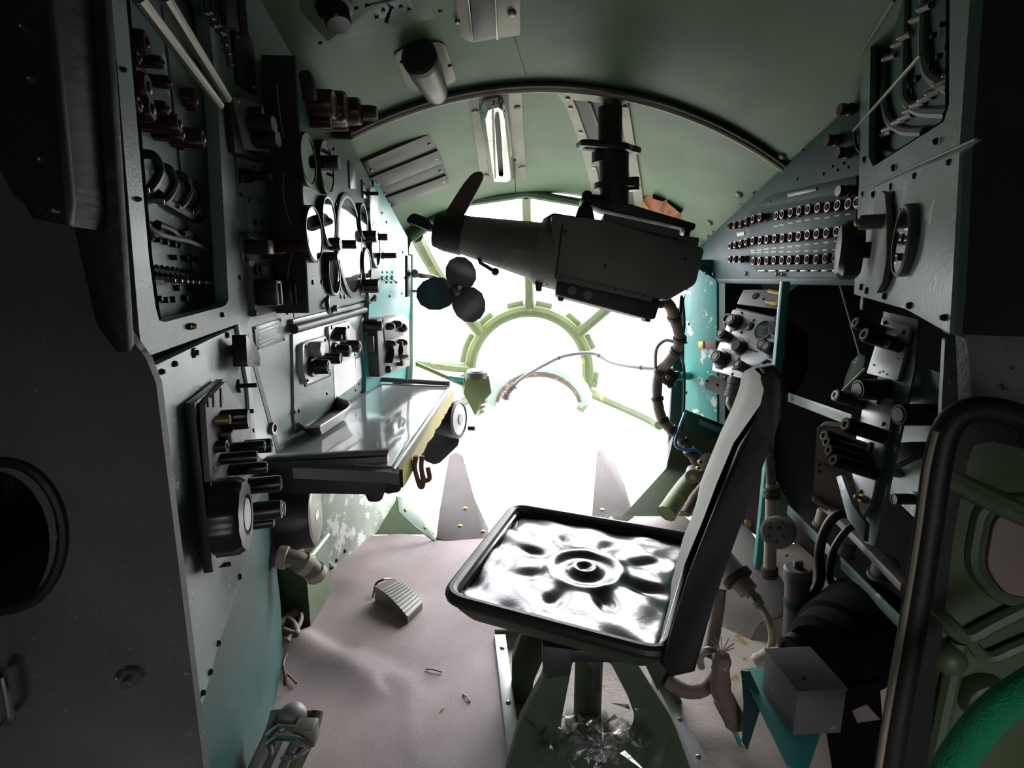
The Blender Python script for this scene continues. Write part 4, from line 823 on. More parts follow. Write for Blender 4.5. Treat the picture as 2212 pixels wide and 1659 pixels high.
bm = B(); lathe(bm, [(0, a1[0]), (41 * ss, a1[0]), (60 * ss, a2[0] - .02), (64 * ss, a2[0]), (0, a2[0])], 32, 'x', (0, (a1[1] + a2[1]) / 2, 0)); obj('tube', bm, 'gunmetal', sc, SCP.mat())
bm = B(); lathe(bm, [(0, a2[0] - .01), (66 * ss, a2[0] - .01), (74 * ss, a2[0] + .005), (76 * ss, a3[0]), (0, a3[0])], 32, 'x', (0, a2[1] + .004, 0)); obj('collar', bm, 'gunmetal', sc, SCP.mat())
def sprism(name, poly, z0, z1, m, bev=.01, rad=0.0, parent=None):
    q = [S(x, y) for x, y in poly]; q = rounded(q, rad) if rad else q
    bm = B(); prism(bm, q, z0, z1, 0)
    if bev: bmesh.ops.bevel(bm, geom=list(bm.edges), offset=bev, segments=2, affect='EDGES', profile=.5)
    return obj(name, bm, m, parent or sc, SCP.mat())
body = sprism('housing', [(1188, 478), (1214, 480), (1300, 490), (1500, 545), (1482, 618), (1424, 652), (1200, 602)], -.15, .13, 'gunmetal', .012)
plate('seam', SCP, [(1213, 484), (1217, 485), (1202, 603), (1198, 602)], .002, 'black_rubber', sc, 0, .129)
lowr = sprism('lower_tray', [(1202, 600), (1412, 650), (1400, 690), (1384, 688), (1198, 640)], -.10, .125, 'gunmetal_dark', .008)
plate('label_strip', SCP, [(1202, 594), (1410, 642), (1408, 652), (1202, 606)], .003, 'gunmetal', sc, 0, .13)
for x, y in ((1236, 628), (1270, 638)): put(sc, SCP, x, y, 10, .004, 'gunmetal', 'post', 'plug', base=.125)
screws(sc, SCP, [(1209, 600), (1240, 615), (1306, 574), (1330, 625), (1390, 640), (1220, 500), (1480, 560)], 3.5, 'black_plastic', .004, .13)
for x, y in ((1210, 645), (1388, 688)): sprism('foot', [(x - 8, y - 8), (x + 8, y - 6), (x + 5, y + 7), (x - 5, y + 6)], .02, .1, 'gunmetal_dark', .003)
for x, y, h in ((1165, 600, 30), (1186, 600, 18)): sprism('cable_gland', [(x - 11, y - 10), (x + 9, y - 8), (x + 5, y + h), (x - 7, y + h)], -.02, .05, 'gunmetal_dark', .004)
sprism('top_block', [(1238, 482), (1248, 452), (1276, 452), (1284, 490)], -.05, .06, 'gunmetal_dark', .006); sprism('top_block', [(1180, 480), (1186, 470), (1196, 466), (1246, 474), (1240, 490)], -.06, .06, 'gunmetal', .006)
sprism('pivot', [(1252, 454), (1256, 440), (1272, 444), (1276, 456)], -.03, .03, 'gunmetal_dark', .004)
bar = sprism('carry_bar', [(1250, 436), (1258, 430), (1360, 448), (1496, 488), (1492, 502), (1420, 484), (1300, 458)], -.05, .05, 'gunmetal_dark', .006)
sprism('bar_leg', [(1476, 498), (1488, 500), (1482, 522), (1470, 518)], -.03, .03, 'gunmetal_dark', .003); sprism('clamp_block', [(1452, 514), (1498, 520), (1494, 540), (1450, 528)], -.08, .08, 'gunmetal', .006)
st = sprism('vent_strip', [(1298, 472), (1454, 506), (1450, 524), (1296, 490)], -.09, .1, 'gunmetal', .003)
for i in range(8): put(sc, SCP, 1319 + i * 15, 487 + i * 3.4, 4, .003, 'black_plastic', 'post', 'vent_hole', base=.1)
sprism('end_stub', [(880, 480), (895, 462), (928, 474), (938, 490), (930, 500), (900, 488)], -.03, .03, 'gunmetal_dark', .01, .012)
# shading blade on the eyepiece
q = SCP.off(.02); bm = B(); prism(bm, rounded([S(952, 476), S(1000, 400), S(1022, 374), S(1042, 370), S(1045, 386), S(1028, 420), S(1000, 470)], .02), -.004, .008, .002); bl = obj('sun_blade', bm, 'dark_red_strap', sc, SCP.mat()); bl['label'] = 'brown upright sun blade'
bm = B(); tube(bm, [SCP.hit(1030, 545, .02), SCP.hit(1038, 568, .03), SCP.hit(1050, 575, .04), SCP.hit(1066, 585, .05)], .007, 8); hd = obj('focus_lever', bm, 'gunmetal_dark', sc); bm = B(); ball(bm, .014); obj('lever_ball', bm, 'black_plastic', hd, Mx.Translation(SCP.hit(1070, 587, .05)))
bm = B(); tube(bm, [SCP.hit(1076, 574, .1), SCP.hit(1095, 560, .105), SCP.hit(1110, 541, .1), SCP.hit(1150, 547, .11)], .0016, 6, 5); obj('thin_wire', bm, 'beige_hose', sc); bm = B(); tube(bm, [SCP.hit(1090, 578, .1), SCP.hit(1106, 562, .105), SCP.hit(1118, 543, .1)], .0016, 6, 5); obj('thin_wire', bm, 'beige_hose', sc)
# swivel ball handle by the arm
bm = B(); ball(bm, .02); kb = obj('swivel_ball', bm, 'black_plastic', sc, Mx.Translation(SCP.hit(1268, 424, .03))); bm = B(); tube(bm, [SCP.hit(1272, 424, .03), SCP.hit(1300, 430, 0)], [.008, .014], 8); obj('swivel_stem', bm, 'gunmetal_dark', sc)
# arm from the ceiling rail down to the scope
Y0 = SCP.o.y
ar = thing('scope_arm', 'black hanging arm with handwheel holding the radar scope', 'arm', atY(1325, 455, Y0))
def vcyl(name, x, y0, y1, rpx, m, parent, Y=Y0, prof=None, seg=20):
    a, b = atY(x, y0, Y), atY(x, y1, Y); r = rpx * zd(a) / FPX; h = (a - b).length
    bm = B(); lathe(bm, prof(r, h) if prof else [(0, 0), (r, 0), (r, h), (0, h)], seg); return obj(name, bm, m, parent, fr(b, a - b).mat())
vcyl('column', 1318, 232, 330, 26, 'gunmetal_dark', ar); vcyl('column', 1326, 330, 450, 32, 'gunmetal_dark', ar); vcyl('sleeve', 1326, 352, 395, 22, 'dull_alu', ar); vcyl('flange', 1328, 395, 408, 46, 'gunmetal_dark', ar); vcyl('flange', 1312, 330, 352, 34, 'gunmetal_dark', ar)
pw = atY(1312, 318, Y0); rw = 60 * zd(pw) / FPX
bm = B(); tube(bm, [(rw * (1 + .12 * math.cos(5 * a)) * math.cos(a), rw * (1 + .12 * math.cos(5 * a)) * math.sin(a), 0) for a in [k * math.pi / 20 for k in range(40)]], .012, 8, closed=True); cyl(bm, rw * .45, -.02, .02, 16)
for k in range(5): a = 2 * math.pi * k / 5; tube(bm, [(0, 0, 0), (rw * math.cos(a) * 1.05, rw * math.sin(a) * 1.05, 0)], .01, 6)
obj('handwheel', bm, 'black_plastic', ar, fr(pw, (.1, -.15, 1)).mat())
vcyl('side_knob', 1367, 384, 412, 14, 'black_plastic', ar); bm = B(); tube(bm, [atY(1345, 400, Y0), atY(1368, 398, Y0)], .012, 8); obj('side_stem', bm, 'gunmetal_dark', ar)
# leaf
lf = [(1392, 424), (1412, 418), (1440, 430), (1476, 452), (1472, 478), (1464, 494), (1440, 492), (1398, 496), (1388, 470)]
T = ctan(1430, 455); bm = B(); q = rounded([T.loc(*p) for p in lf], .01); cq = sum(q, V((0, 0))) / len(q)
loft(bm, [[(p.x, p.y, .012 + .012 * math.sin(i * .9)) for i, p in enumerate(q)], [((p.x + cq.x) / 2, (p.y + cq.y) / 2, .03) for p in q], [(cq.x, cq.y, .034) for p in q]], True)
loft(bm, [[(p.x, p.y, .010 + .012 * math.sin(i * .9)) for i, p in enumerate(q)], [((p.x + cq.x) / 2, (p.y + cq.y) / 2, .026) for p in q], [(cq.x, cq.y, .03) for p in q]], True)
tag(obj('dry_leaf', bm, 'leaf_orange', None, T.mat(), 60), 'curled orange brown dry leaf tucked behind the scope bar', 'leaf')
# ---- small fan by the left wall
FY = 2.45; fp = atY(985, 628, FY); ff = Pl(fp, (.25, -1, .12))
fan = thing('cabin_fan', 'small three bladed rubber fan hung beside the left wall', 'fan', fp)
for k, (an, rx) in enumerate(((72, 1), (188, 1.12), (312, 1.05))):
    a = math.radians(an); R_ = 38 * zd(fp) / FPX; bm = B(); rows = []
    for i in range(7):
        t = i / 6; row = []
        for j in range(13):
            ph = 2 * math.pi * j / 12; rr = R_ * t; x = R_ * 1.02 * rx + rr * math.cos(ph) * rx; y = rr * math.sin(ph) * .95
            row.append((x, y, .25 * y + .02 * math.sin(x * 30)))
        rows.append(row)
    loft(bm, rows); g = bmesh.ops.solidify(bm, geom=list(bm.faces), thickness=.003); bmesh.ops.rotate(bm, verts=bm.verts, matrix=Mx.Rotation(a, 3, 'Z'))
    obj('blade', bm, 'rubber_blade', fan, ff.mat(), 60)
bm = B(); lathe(bm, [(0, -.06), (.022, -.06), (.026, -.02), (.024, .02), (.014, .035), (0, .036)], 18); obj('hub', bm, 'rubber_blade', fan, ff.mat())
put(fan, ff, 992, 622, 4, .01, 'chrome', 'hole', 'hub_ring', base=.03)
bm = B(); tube(bm, [atY(982, 632, FY + .06), atY(940, 600, FY + .05), atY(912, 596, FY), atY(894, 590, FY)], .012, 8, 4); obj('arm', bm, 'gunmetal', fan); bm = B(); tube(bm, [atY(950, 625, FY + .05), atY(915, 628, FY + .02), atY(888, 629, FY)], .006, 8, 4); obj('arm', bm, 'gunmetal', fan)
ball(bm := B(), .02); obj('pivot', bm, 'dull_alu', fan, Mx.Translation(atY(897, 591, FY - .01)))
bk = Pl(atY(884, 600, FY), (1, -.3, 0)); plate('bracket', bk, [(880, 552), (888, 552), (887, 640), (880, 642)], .012, 'black_paint', fan, .002)
# ---- compass bracket in the nose
t = thing('compass', 'round compass on an olive bracket at the left nose window', 'compass', atY(1030, 860, 2.85))
p = atY(1030, 808, 2.85); r = 23 * zd(p) / FPX; bm = B(); cyl(bm, r, -.02, .02, 20); obj('body', bm, 'dark_alu', t, Mx.Translation(p)); bm = B(); cyl(bm, r * .9, .02, .024, 20); obj('glass', bm, 'white_card', t, Mx.Translation(p))
bq = Pl(atY(1030, 850, 2.86), (0, -1, 0)); plate('bracket', bq, [(1008, 816), (1056, 812), (1062, 850), (1040, 870), (1026, 900), (1012, 870), (1000, 850)], .04, 'olive_paint', t, .006, -.02)
bm = B(); tube(bm, [bq.hit(1000, 830), bulge(178, .35)], .012, 8); obj('arm', bm, 'olive_paint', t)
plate('level', bq, [(970, 812), (1002, 816), (1002, 826), (972, 822)], .02, 'turquoise', t, .003)
for i in range(5):
    y = 850 + i * 11; t = wire('cable_stub', ['topmost cut cable stub on the left nose post', 'second cut cable stub from top on the left nose post', 'middle cut cable stub on the left nose post', 'fourth cut cable stub from top on the left nose post', 'lowest cut cable stub on the left nose post'][i], 'cable stub', [atY(1030 + i, y, 2.9), atY(1045 - i * 2, y - 2, 2.88), atY(1056 - i * 3, y - 5, 2.85)], .009, 'cable_grey', group='cable stubs in the nose')
# ---- cables in the nose
pts = [atY(1105, 838, 3.0), atY(1130, 815, 3.0), atY(1180, 786, 3.0), atY(1222, 768, 3.0), atY(1280, 763, 2.95), atY(1320, 782, 2.85), atY(1370, 792, 2.7), atY(1415, 796, 2.6)]
o = wire('nose_cable', 'thin grey cable strung across the nose window', 'cable', pts, .010, 'cable_grey'); lashing(o, pts, .011, 'cable_wrap', (.4, .65, .95))
pts = [atY(1090, 862, 3.0), atY(1098, 845, 3.0), atY(1112, 832, 3.0)]; wire('frayed_end', 'frayed brown cable end low in the nose', 'cable', pts, .02, 'cable_wrap', rj=.3)
pts = [atY(1408, 652, 2.05), atY(1442, 655, 2.05), atY(1458, 690, 2.1), atY(1468, 738, 2.15), atY(1448, 778, 2.2), atY(1424, 806, 2.25), atY(1420, 860, 2.25), atY(1432, 908, 2.25), atY(1466, 942, 2.22), atY(1490, 975, 2.2), atY(1512, 1010, 2.2)]
o = wire('cable_harness', 'thick wrapped cable harness hanging from the radar scope', 'cable', pts, .022, 'cable_wrap', smooth=8, rj=.06); lashing(o, pts, .023, 'cable_black', (.06, .2, .3, .36, .5, .62, .72, .78, .86, .92), 8)
wire('thin_cable', 'thin dark cable beside the thick harness', 'cable', [atY(1470, 690, 2.1), atY(1472, 640, 2.1), atY(1478, 700, 2.14), atY(1470, 760, 2.18), atY(1478, 800, 2.3), atY(1476, 900, 2.3), atY(1464, 960, 2.25)], .006, 'cable_black')
wire('grey_loop_cable', 'grey looped cable left of the thick harness', 'cable', [atY(1416, 800, 2.25), atY(1418, 755, 2.22), atY(1436, 736, 2.2), atY(1456, 738, 2.17)], .007, 'cable_grey')
wire('blue_cable', 'thin blue cable at the foot of the harness', 'cable', [atY(1480, 890, 2.3), atY(1464, 935, 2.2), atY(1460, 962, 2.17), atY(1482, 972, 2.15), atY(1508, 972, 2.15), atY(1520, 985, 2.2)], .007, 'cable_blue')
t = thing('valve_knob', 'black lobed valve knob on the turquoise frame edge', 'valve', atY(1447, 815, 2.3)); p = atY(1445, 814, 2.3); f = fr(p, (-.45, -.9, .05))
bm = B(); lathe(bm, [(0, -.02), (.042, -.02), (.046, 0), (.04, .015), (.02, .02), (0, .02)], 40, star=(10, .12, .03)); obj('knob', bm, 'black_plastic', t, f.mat()); bm = B(); cyl(bm, .01, .02, .026, 12); obj('nut', bm, 'brass', t, f.mat()); bm = B(); tube(bm, [p, atY(1492, 812, 2.36)], .018, 10); obj('stem', bm, 'turquoise', t)
# ================================================================== FLOOR
FM = Pl((0, 1.5, 0), (0, 0, 1), (0, 1, 0))
xs = [-.73 + i * .012 for i in range(92)]; ys = [.35 + i * .015 for i in range(115)]
lim = lambda y: atZ(1083 - 14, 1370, 0).x + (y - atZ(1083, 1370, 0).y) * (atZ(1112 - 14, 1659, 0).x - atZ(1083 - 14, 1370, 0).x) / (atZ(1112, 1659, 0).y - atZ(1083, 1370, 0).y)
w1, w2 = atZ(650, 1385, 0), atZ(800, 1476, 0); w3, w4 = atZ(770, 1425, 0), atZ(880, 1482, 0)
def seg_d(p, a, b):
    d = b - a; t = max(0, min(1, (p - a).dot(d) / d.dot(d))); return (p - (a + d * t)).length, t
def fold(p, a, b, h, w0, w1):
    """a crease: steep on one side, gentle on the other"""
    d, t = seg_d(p, a, b); q_ = (b - a).cross(p - a).z; w_ = w0 if q_ < 0 else w1
    return h * math.exp(-(d / w_) ** 2) * (1 - .45 * t)
def matz(x, y):
    p = V((x, y, 0)); z = fold(p, w1, w2, .020, .065, .030) + fold(p, w3, w4, .010, .05, .03)
    d, t = seg_d(p, atZ(880, 1150, 0), atZ(760, 1260, 0)); z += .012 * math.exp(-(d / .07) ** 2)
    d, t = seg_d(p, atZ(900, 1640, 0), atZ(880, 1520, 0)); z += .0015 * math.exp(-(d / .02) ** 2)
    return z + .003 * math.sin(x * 9 + y * 4) + .002 * math.sin(y * 17 - x * 5)
bm = B(); y0r = atZ(1083, 1362, 0).y
def grid(xa, xb, ys_, n):
    G = {}
    for i in range(n + 1):
        for j, y in enumerate(ys_): x = xa(y) + (xb(y) - xa(y)) * i / n; G[i, j] = bm.verts.new((x, y, matz(x, y)))
    for i in range(n):
        for j in range(len(ys_) - 1): bm.faces.new((G[i, j], G[i + 1, j], G[i + 1, j + 1], G[i, j + 1]))
yA = [.35 + (y0r - .35) * k / 70 for k in range(71)]; yB = [y0r + (2.05 - y0r) * k / 50 for k in range(51)]
grid(lambda y: -.735, lim, yA + yB[1:], 70); grid(lim, lambda y: .40, yB, 24)
bmesh.ops.remove_doubles(bm, verts=bm.verts, dist=1e-5)
bmesh.ops.solidify(bm, geom=list(bm.faces), thickness=-.006)
tag(obj('floor_mat', bm, 'mat_rubber', None, None, 60), 'wrinkled brown grey rubber mat on the floor', 'floor mat')
for i, (pts) in enumerate((((1000, 1500), (1016, 1516)), ((920, 1445), (955, 1452)), ((960, 1528), (950, 1540)))):
    bm = B(); a, b = atZ(*pts[0], .008), atZ(*pts[1], .008); tube(bm, [a, a.lerp(b, .5) + V((0, 0, .003)), b], .002, 5); tag(obj('twig', bm, ('gunmetal_dark', 'brown_strap', 'beige_hose')[i]), ('dark bit of twig on the floor mat', 'pale brown straw bit on the floor mat', 'tiny beige straw bit on the floor mat')[i], 'debris')
# ribbed pedal pad
pd = thing('foot_pedal', 'small ribbed grey metal foot pedal on the floor mat', 'pedal', atZ(858, 1300, .01))
PT = .06; qa = [atZ(808, 1266, PT), atZ(850, 1250, PT), atZ(908, 1295, PT), atZ(880, 1332, PT * .55)]; qa[2].z = PT * .55; qa[2] = atZ(912, 1300, PT * .55)
bm = B(); n = 12; R = []
for i in range(n + 1):
    t = i / n; a = qa[0].lerp(qa[3], t); b = qa[1].lerp(qa[2], t); h = .012 * math.sin(math.pi * t); a, b = a + V((0, 0, h)), b + V((0, 0, h)); R.append([V((a.x, a.y, .004)), a, b, V((b.x, b.y, .004))])
RR_ = loft(bm, R); bm.faces.new(RR_[0]); bm.faces.new(RR_[-1][::-1]); obj('block', bm, 'dull_alu', pd)
for i in range(3, n + 1):
    for s in (0,):
        t = i / n; a = qa[0].lerp(qa[3], t); b = qa[1].lerp(qa[2], t); h = V((0, 0, .012 * math.sin(math.pi * t))); bm = B(); tube(bm, [a + h, b + h], .0035, 6); obj('rib', bm, 'silver_paint', pd)
bm = B(); q = atZ(806, 1282, .02); tube(bm, [atZ(806, 1290, .012), atZ(812, 1262, .03), atZ(828, 1252, .05), atZ(845, 1250, .03)], .004, 6, 4); obj('hinge_wire', bm, 'black_plastic', pd)
# tread plates in the nose
for i, (poly, yb, lab) in enumerate((([(942, 1162), (950, 1100), (970, 985), (985, 976), (1000, 985), (1026, 1080), (1056, 1142), (1044, 1192)], 2.03, 'brown tread plate rising in the nose left of the seat'), ([(1278, 1122), (1290, 975), (1304, 961), (1318, 972), (1350, 1050), (1372, 1124)], 2.15, 'brown tread plate rising in the nose behind the seat'))):
    b0 = atZ(poly[0][0], poly[0][1], 0.0); q = Pl(b0, (0, -.30, .95), (0, 1, .3))
    t = thing('tread_plate', lab, 'tread plate', b0, 'tread plates in the nose'); plate('plate', q, poly, .012, 'tread_brown', t, .002)
    screws(t, q, [(1005, 1098), (994, 1136), (1044, 1148)] if i == 0 else [(1301, 1101), (1320, 1120)], 5, 'brass', .004, .012)
q = Pl(atZ(940, 1165, 0), V((.75, -.35, .55))); t = thing('corner_fairing', 'pale painted corner fairing between floor and nose windows', 'fairing', atZ(900, 1130, 0)); plate('sheet', q, [(858, 1072), (880, 1072), (946, 1168), (936, 1166), (900, 1140), (862, 1106)], .008, 'mint_paint', t, .001); screws(t, q, [(876, 1102), (918, 1140)], 4, 'brass', .004, .008)
t = tag(plate('carpet_offcut', Pl((0, 0, .008), (0, 0, 1), (0, 1, 0)), [(1352, 1128), (1432, 1076), (1505, 1136), (1520, 1180), (1400, 1190)], .006, 'mat_rubber'), 'grey offcut of floor covering behind the seat', 'floor covering')
# seat rails
for nm, (a, b, c, d), m, lab in (('seat_rail', ((1068, 1370), (1092, 1370), (1132, 1665), (1100, 1665)), 'silver_paint', 'bright metal floor rail left of the seat base'), ('seat_rail', ((1408, 1458), (1428, 1458), (1528, 1640), (1502, 1650)), 'silver_paint', 'bright metal floor rail right of the seat base')):
    bm = B(); q = [atZ(x, y, .012) for x, y in (a, b, c, d)]; prism(bm, [(p.x, p.y) for p in q], -.034, .012, .002); o = tag(obj(nm, bm, m), lab, 'rail', 'seat rails'); f = Pl((0, 0, .012), (0, 0, 1), (0, 1, 0))
    for s in (.1, .5, .92): x, y = a[0] + (d[0] - a[0]) * s + 14, a[1] + (d[1] - a[1]) * s; put(o, f, x, y, 6, .004, 'steel', 'screw', 'screw')
# ================================================================== SEAT
SZ = .37
cn = [atZ(1440, 1418, .400), atZ(962, 1290, .395), atZ(1112, 1098, .335), atZ(1506, 1162, .345)]   # rear near, front near, front far, rear far
seat = thing('bucket_seat', 'swivelling bucket seat with black vinyl pan and pale canvas back', 'seat', atZ(1262, 1580, -.03))
def sp(s, t): return (cn[0].lerp(cn[1], s)).lerp(cn[3].lerp(cn[2], s), t)      # s rear to front, t near to far
_n = (cn[1] - cn[0]).cross(cn[3] - cn[0]).normalized(); _o = sum(cn, V()) / 4
def pz(x, y, d=0.0): return V((x, y, _o.z - (_n.x * (x - _o.x) + _n.y * (y - _o.y)) / _n.z + d))
o2 = rounded([(p.x, p.y) for p in cn], .05, 6)
bm = B(); tube(bm, [pz(p.x, p.y) for p in o2], .014, 10, closed=True); obj('rim', bm, 'black_rubber', seat)
cc = sum((V((p.x, p.y)) for p in o2), V((0, 0))) / len(o2)
bm = B(); lowq = [cc + (p - cc) * .9 for p in o2]; R = loft(bm, [[pz(p.x, p.y) for p in o2], [pz(p.x, p.y, -.03) for p in [cc + (p - cc) * .97 for p in o2]], [pz(p.x, p.y, -.055) for p in lowq]], True); bm.faces.new(R[-1]); obj('pan', bm, 'casting_green', seat)
bm = B(); q = [cc + (p - cc) * .955 for p in o2]; tube(bm, [pz(p.x, p.y, -.012 + .003 * math.sin(i * 2.1)) for i, p in enumerate(q)], .010, 8, closed=True, rj=.18); obj('piping', bm, 'vinyl', seat)
# vinyl cushion with stamped relief
N = 90; bm = B(); G = {}
def vz(s, t):
    dx, dy = (s - .47) * 1.0, (t - .5) * 1.05; d = math.hypot(dx, dy); an = math.atan2(dy, dx)
    z = .005 * math.exp(-((d - .175) / .03) ** 2) - .008 * math.exp(-((d - .115) / .035) ** 2) + .007 * math.exp(-((d - .05) / .02) ** 2) - .005 * math.exp(-(d / .022) ** 2)
    for k in range(8):
        a = math.pi * k / 4 + .2; R0 = .30 + .025 * math.sin(k * 2.3); cx, cyy = R0 * math.cos(a), R0 * math.sin(a); ex, ey = dx - cx, dy - cyy; al = ex * math.cos(a) + ey * math.sin(a); pr_ = -ex * math.sin(a) + ey * math.cos(a)
        z -= (.013 + .003 * math.sin(k * 1.7)) * math.exp(-(al / .085) ** 2 - (pr_ / (.048 + .008 * math.sin(k))) ** 2)
    e = min(s, 1 - s, t, 1 - t); z += -.016 * math.exp(-(e / .03) ** 2) + .003 * math.sin(s * 23 + t * 9) * math.exp(-(e / .12) ** 2) + .0022 * math.sin(t * 31 - s * 14) * math.exp(-(e / .2) ** 2)
    z += .005 * math.exp(-((s - .95) / .05) ** 2) * math.sin(t * 20) + .0006 * math.sin(s * 31 + 3 * math.sin(t * 13)) * math.sin(t * 23)
    return z
for i in range(N + 1):
    for j in range(N + 1):
        s, t = .035 + .93 * i / N, .035 + .93 * j / N; p = sp(s, t)
        e = .09; u_, v_ = min(s, 1 - s), min(t, 1 - t)      # pull the corners in to follow the rounded rim
        if u_ < e and v_ < e:
            p = p.lerp(sp(.5, .5), .05 * (1 - u_ / e) * (1 - v_ / e) * 1.6)
        G[i, j] = bm.verts.new(pz(p.x, p.y, -.012 + vz(s, t)))
for i in range(N):
    for j in range(N): bm.faces.new((G[i, j], G[i + 1, j], G[i + 1, j + 1], G[i, j + 1]))
o = obj('cushion', bm, 'vinyl', seat, None, 180); o['label'] = 'black vinyl cushion with stamped relief'
# backrest: padded slab, near edge black, canvas front
rn, rf = sp(-.02, -.02), sp(-.02, 1.0); wdir = (rf - rn).normalized()
NP, FPL = Pl(rn, -wdir), Pl(rf, -wdir)
Fn = [NP.hit(*p) for p in ((1424, 1436), (1436, 1411), (1484, 1250), (1528, 1138), (1562, 1055), (1597, 964), (1623, 925), (1656, 877), (1664, 842), (1655, 810), (1640, 795))]
Bn = [NP.hit(*p) for p in ((1450, 1466), (1500, 1455), (1541, 1307), (1571, 1216), (1614, 1098), (1645, 1015), (1667, 955), (1690, 895), (1700, 860), (1696, 816), (1672, 788))]
Ff = [FPL.hit(*p) for p in ((1498, 1180), (1500, 1165), (1502, 1130), (1510, 1092), (1520, 1055), (1545, 990), (1560, 955), (1586, 895), (1604, 848), (1616, 818), (1632, 796))]
BT = [b - a for a, b in zip(Fn, Bn)]
def bfront(i, t): return Fn[i].lerp(Ff[i], t)
bm = B(); rows = []
for k in range(9):
    t = k / 8; rows.append([bfront(i, t) for i in range(11)] + [bfront(i, t) + BT[i] for i in range(10, -1, -1)])
R = loft(bm, rows, True); bm.faces.new(R[0][::-1]); bm.faces.new(R[-1])
bmesh.ops.bevel(bm, geom=[e for e in bm.edges if any(len(f.verts) > 6 for f in e.link_faces)], offset=.009, segments=3, affect='EDGES', profile=.5)
o = obj('backrest', bm, 'black_rubber', seat, None, 50); o['label'] = 'black padded back edge'
bm = B(); rows = []
for k in range(17):
    t = .05 + .94 * k / 16; row = []
    for i in range(1, 11):
        nrm = -BT[i].normalized(); h = (i - 1) / 9
        row.append(bfront(i, t) + nrm * (.006 + .016 * math.sin(math.pi * t) + .003 * math.sin(t * 16 + h * 5)))
    row += [bfront(10, t) + BT[10] * .5 + V((0, 0, .012)), bfront(10, t) + BT[10] * .9 + V((0, 0, .006))]
    rows.append(row)
loft(bm, rows); bmesh.ops.solidify(bm, geom=list(bm.faces), thickness=.004); o = obj('canvas_cover', bm, 'canvas', seat, None, 180); o['label'] = 'pale grey canvas front cover'
# pedestal
ctr = atZ(1262, 1580, -.03)
def ped(name, prof_, m, p, seg=20): bm = B(); lathe(bm, prof_, seg); return obj(name, bm, m, seat, Mx.Translation(p))
pc = V((cc.x, cc.y + .06, -.03))
pc = atZ(1268, 1560, -.03)
ped('post', [(0, 0), (.055, 0), (.055, .012), (.034, .02), (.034, SZ - .04), (.0, SZ - .04)], 'casting_green', pc); ped('inner_tube', [(0, .0), (.026, .0), (.026, .05), (0, .05)], 'brown_fairing', pc + V((.0, -.02, 0)))
nf = Pl((0, pc.y - .16, .1), (0, -1, .12))
plate('a_frame', nf, [(1172, 1396), (1366, 1424), (1458, 1568), (1506, 1700), (1086, 1700), (1124, 1560), (1174, 1467)], .03, 'casting_green', seat, .004, 0, 0, hole=[(1238, 1425), (1318, 1430), (1356, 1503), (1378, 1566), (1370, 1596), (1350, 1606), (1236, 1614), (1212, 1596), (1212, 1560)], hr=.01)
fp_ = Pl((0, pc.y + .10, .1), (0, -1, .05))
plate('rear_frame', fp_, [(1126, 1372), (1440, 1400), (1480, 1540), (1440, 1540), (1390, 1420), (1180, 1400), (1150, 1470), (1138, 1580), (1104, 1590), (1106, 1430)], .03, 'casting_green', seat, .004)
plate('latch_bracket', nf, [(1172, 1396), (1236, 1402), (1232, 1460), (1180, 1470)], .03, 'gunmetal_dark', seat, .004, .03); bm = B(); box(bm, -.12, .12, -.16, .12, 0, .03, .006); obj('swivel_head', bm, 'gunmetal_dark', seat, Mx.Translation(V((pc.x + .02, pc.y - .02, SZ - .09))))
t = thing('lock_lever', 'dark lock lever under the seat pan', 'lever', nf.hit(1285, 1450)); plate('arm', nf, [(1262, 1420), (1298, 1422), (1296, 1492), (1284, 1494), (1282, 1450)], .012, 'gunmetal_dark', t, .002, -.06)
# crumpled clear wrap by the seat base
bm = B(); cpos = atY(1300, 1632, .925)
for k in range(170):
    a = V((random.gauss(0, .05), random.gauss(0, .02), abs(random.gauss(0, .035)))); vv = [bm.verts.new(cpos + a + V((random.uniform(-.03, .03), random.uniform(-.03, .03), random.uniform(-.015, .025)))) for _ in range(3)]; bm.faces.new(vv)
tag(obj('plastic_wrap', bm, 'film', None, None, 0), 'crumpled clear plastic wrap at the foot of the seat', 'wrapper')
# ================================================================== RIGHT SIDE
# ---- fuse wall
fu = thing('fuse_panel', 'panel with three rows of dark red fuse buttons on the right wall', 'fuse panel', RW.hit(1700, 590))
plate('lower_plate', RW, [(1618, 456), (1850, 414), (1850, 578), (1634, 586), (1618, 570)], .004, 'teal_grey_shaded', fu, .0008)
plate('upper_plate', RW, [(1620, 452), (1664, 421), (1850, 379), (1850, 412)], .006, 'teal_grey_shaded', fu, .001)
plate('name_strip', RW, [(1700, 418), (1762, 405), (1763, 412), (1701, 426)], .003, 'pale_teal', fu, .0005, .006)
rows = [[(1573, 488), (1585, 486), (1598, 483), (1610, 477), (1625, 473), (1640, 469)], [(1676, 466), (1688, 463), (1707, 459), (1725, 455), (1744, 452), (1765, 449), (1786, 447), (1808, 443), (1831, 440), (1850, 437)],
        [(1576, 531), (1586, 529), (1598, 526), (1610, 522), (1625, 520), (1641, 519), (1655, 517), (1672, 515), (1689, 514), (1706, 512), (1724, 510), (1743, 507), (1763, 505), (1784, 503), (1806, 500), (1828, 498)],
        [(1575, 560), (1585, 560), (1597, 560), (1626, 564), (1639, 564), (1655, 563), (1671, 562), (1688, 562), (1704, 562), (1722, 561), (1742, 560), (1762, 560), (1782, 558), (1803, 557), (1826, 554)]]
for row in rows:
    for x, y in row:
        r = .0145 if x > 1612 else .0135
        k = put(fu, RW, x, y, 0, .034, 'red_plastic', 'fuse', 'fuse_button', tip=True, r=r); put(k, RW, x, y, 0, .003, 'red_cap', 'cap', 'button_cap', tip=False, base=.0341, r=r * .72)
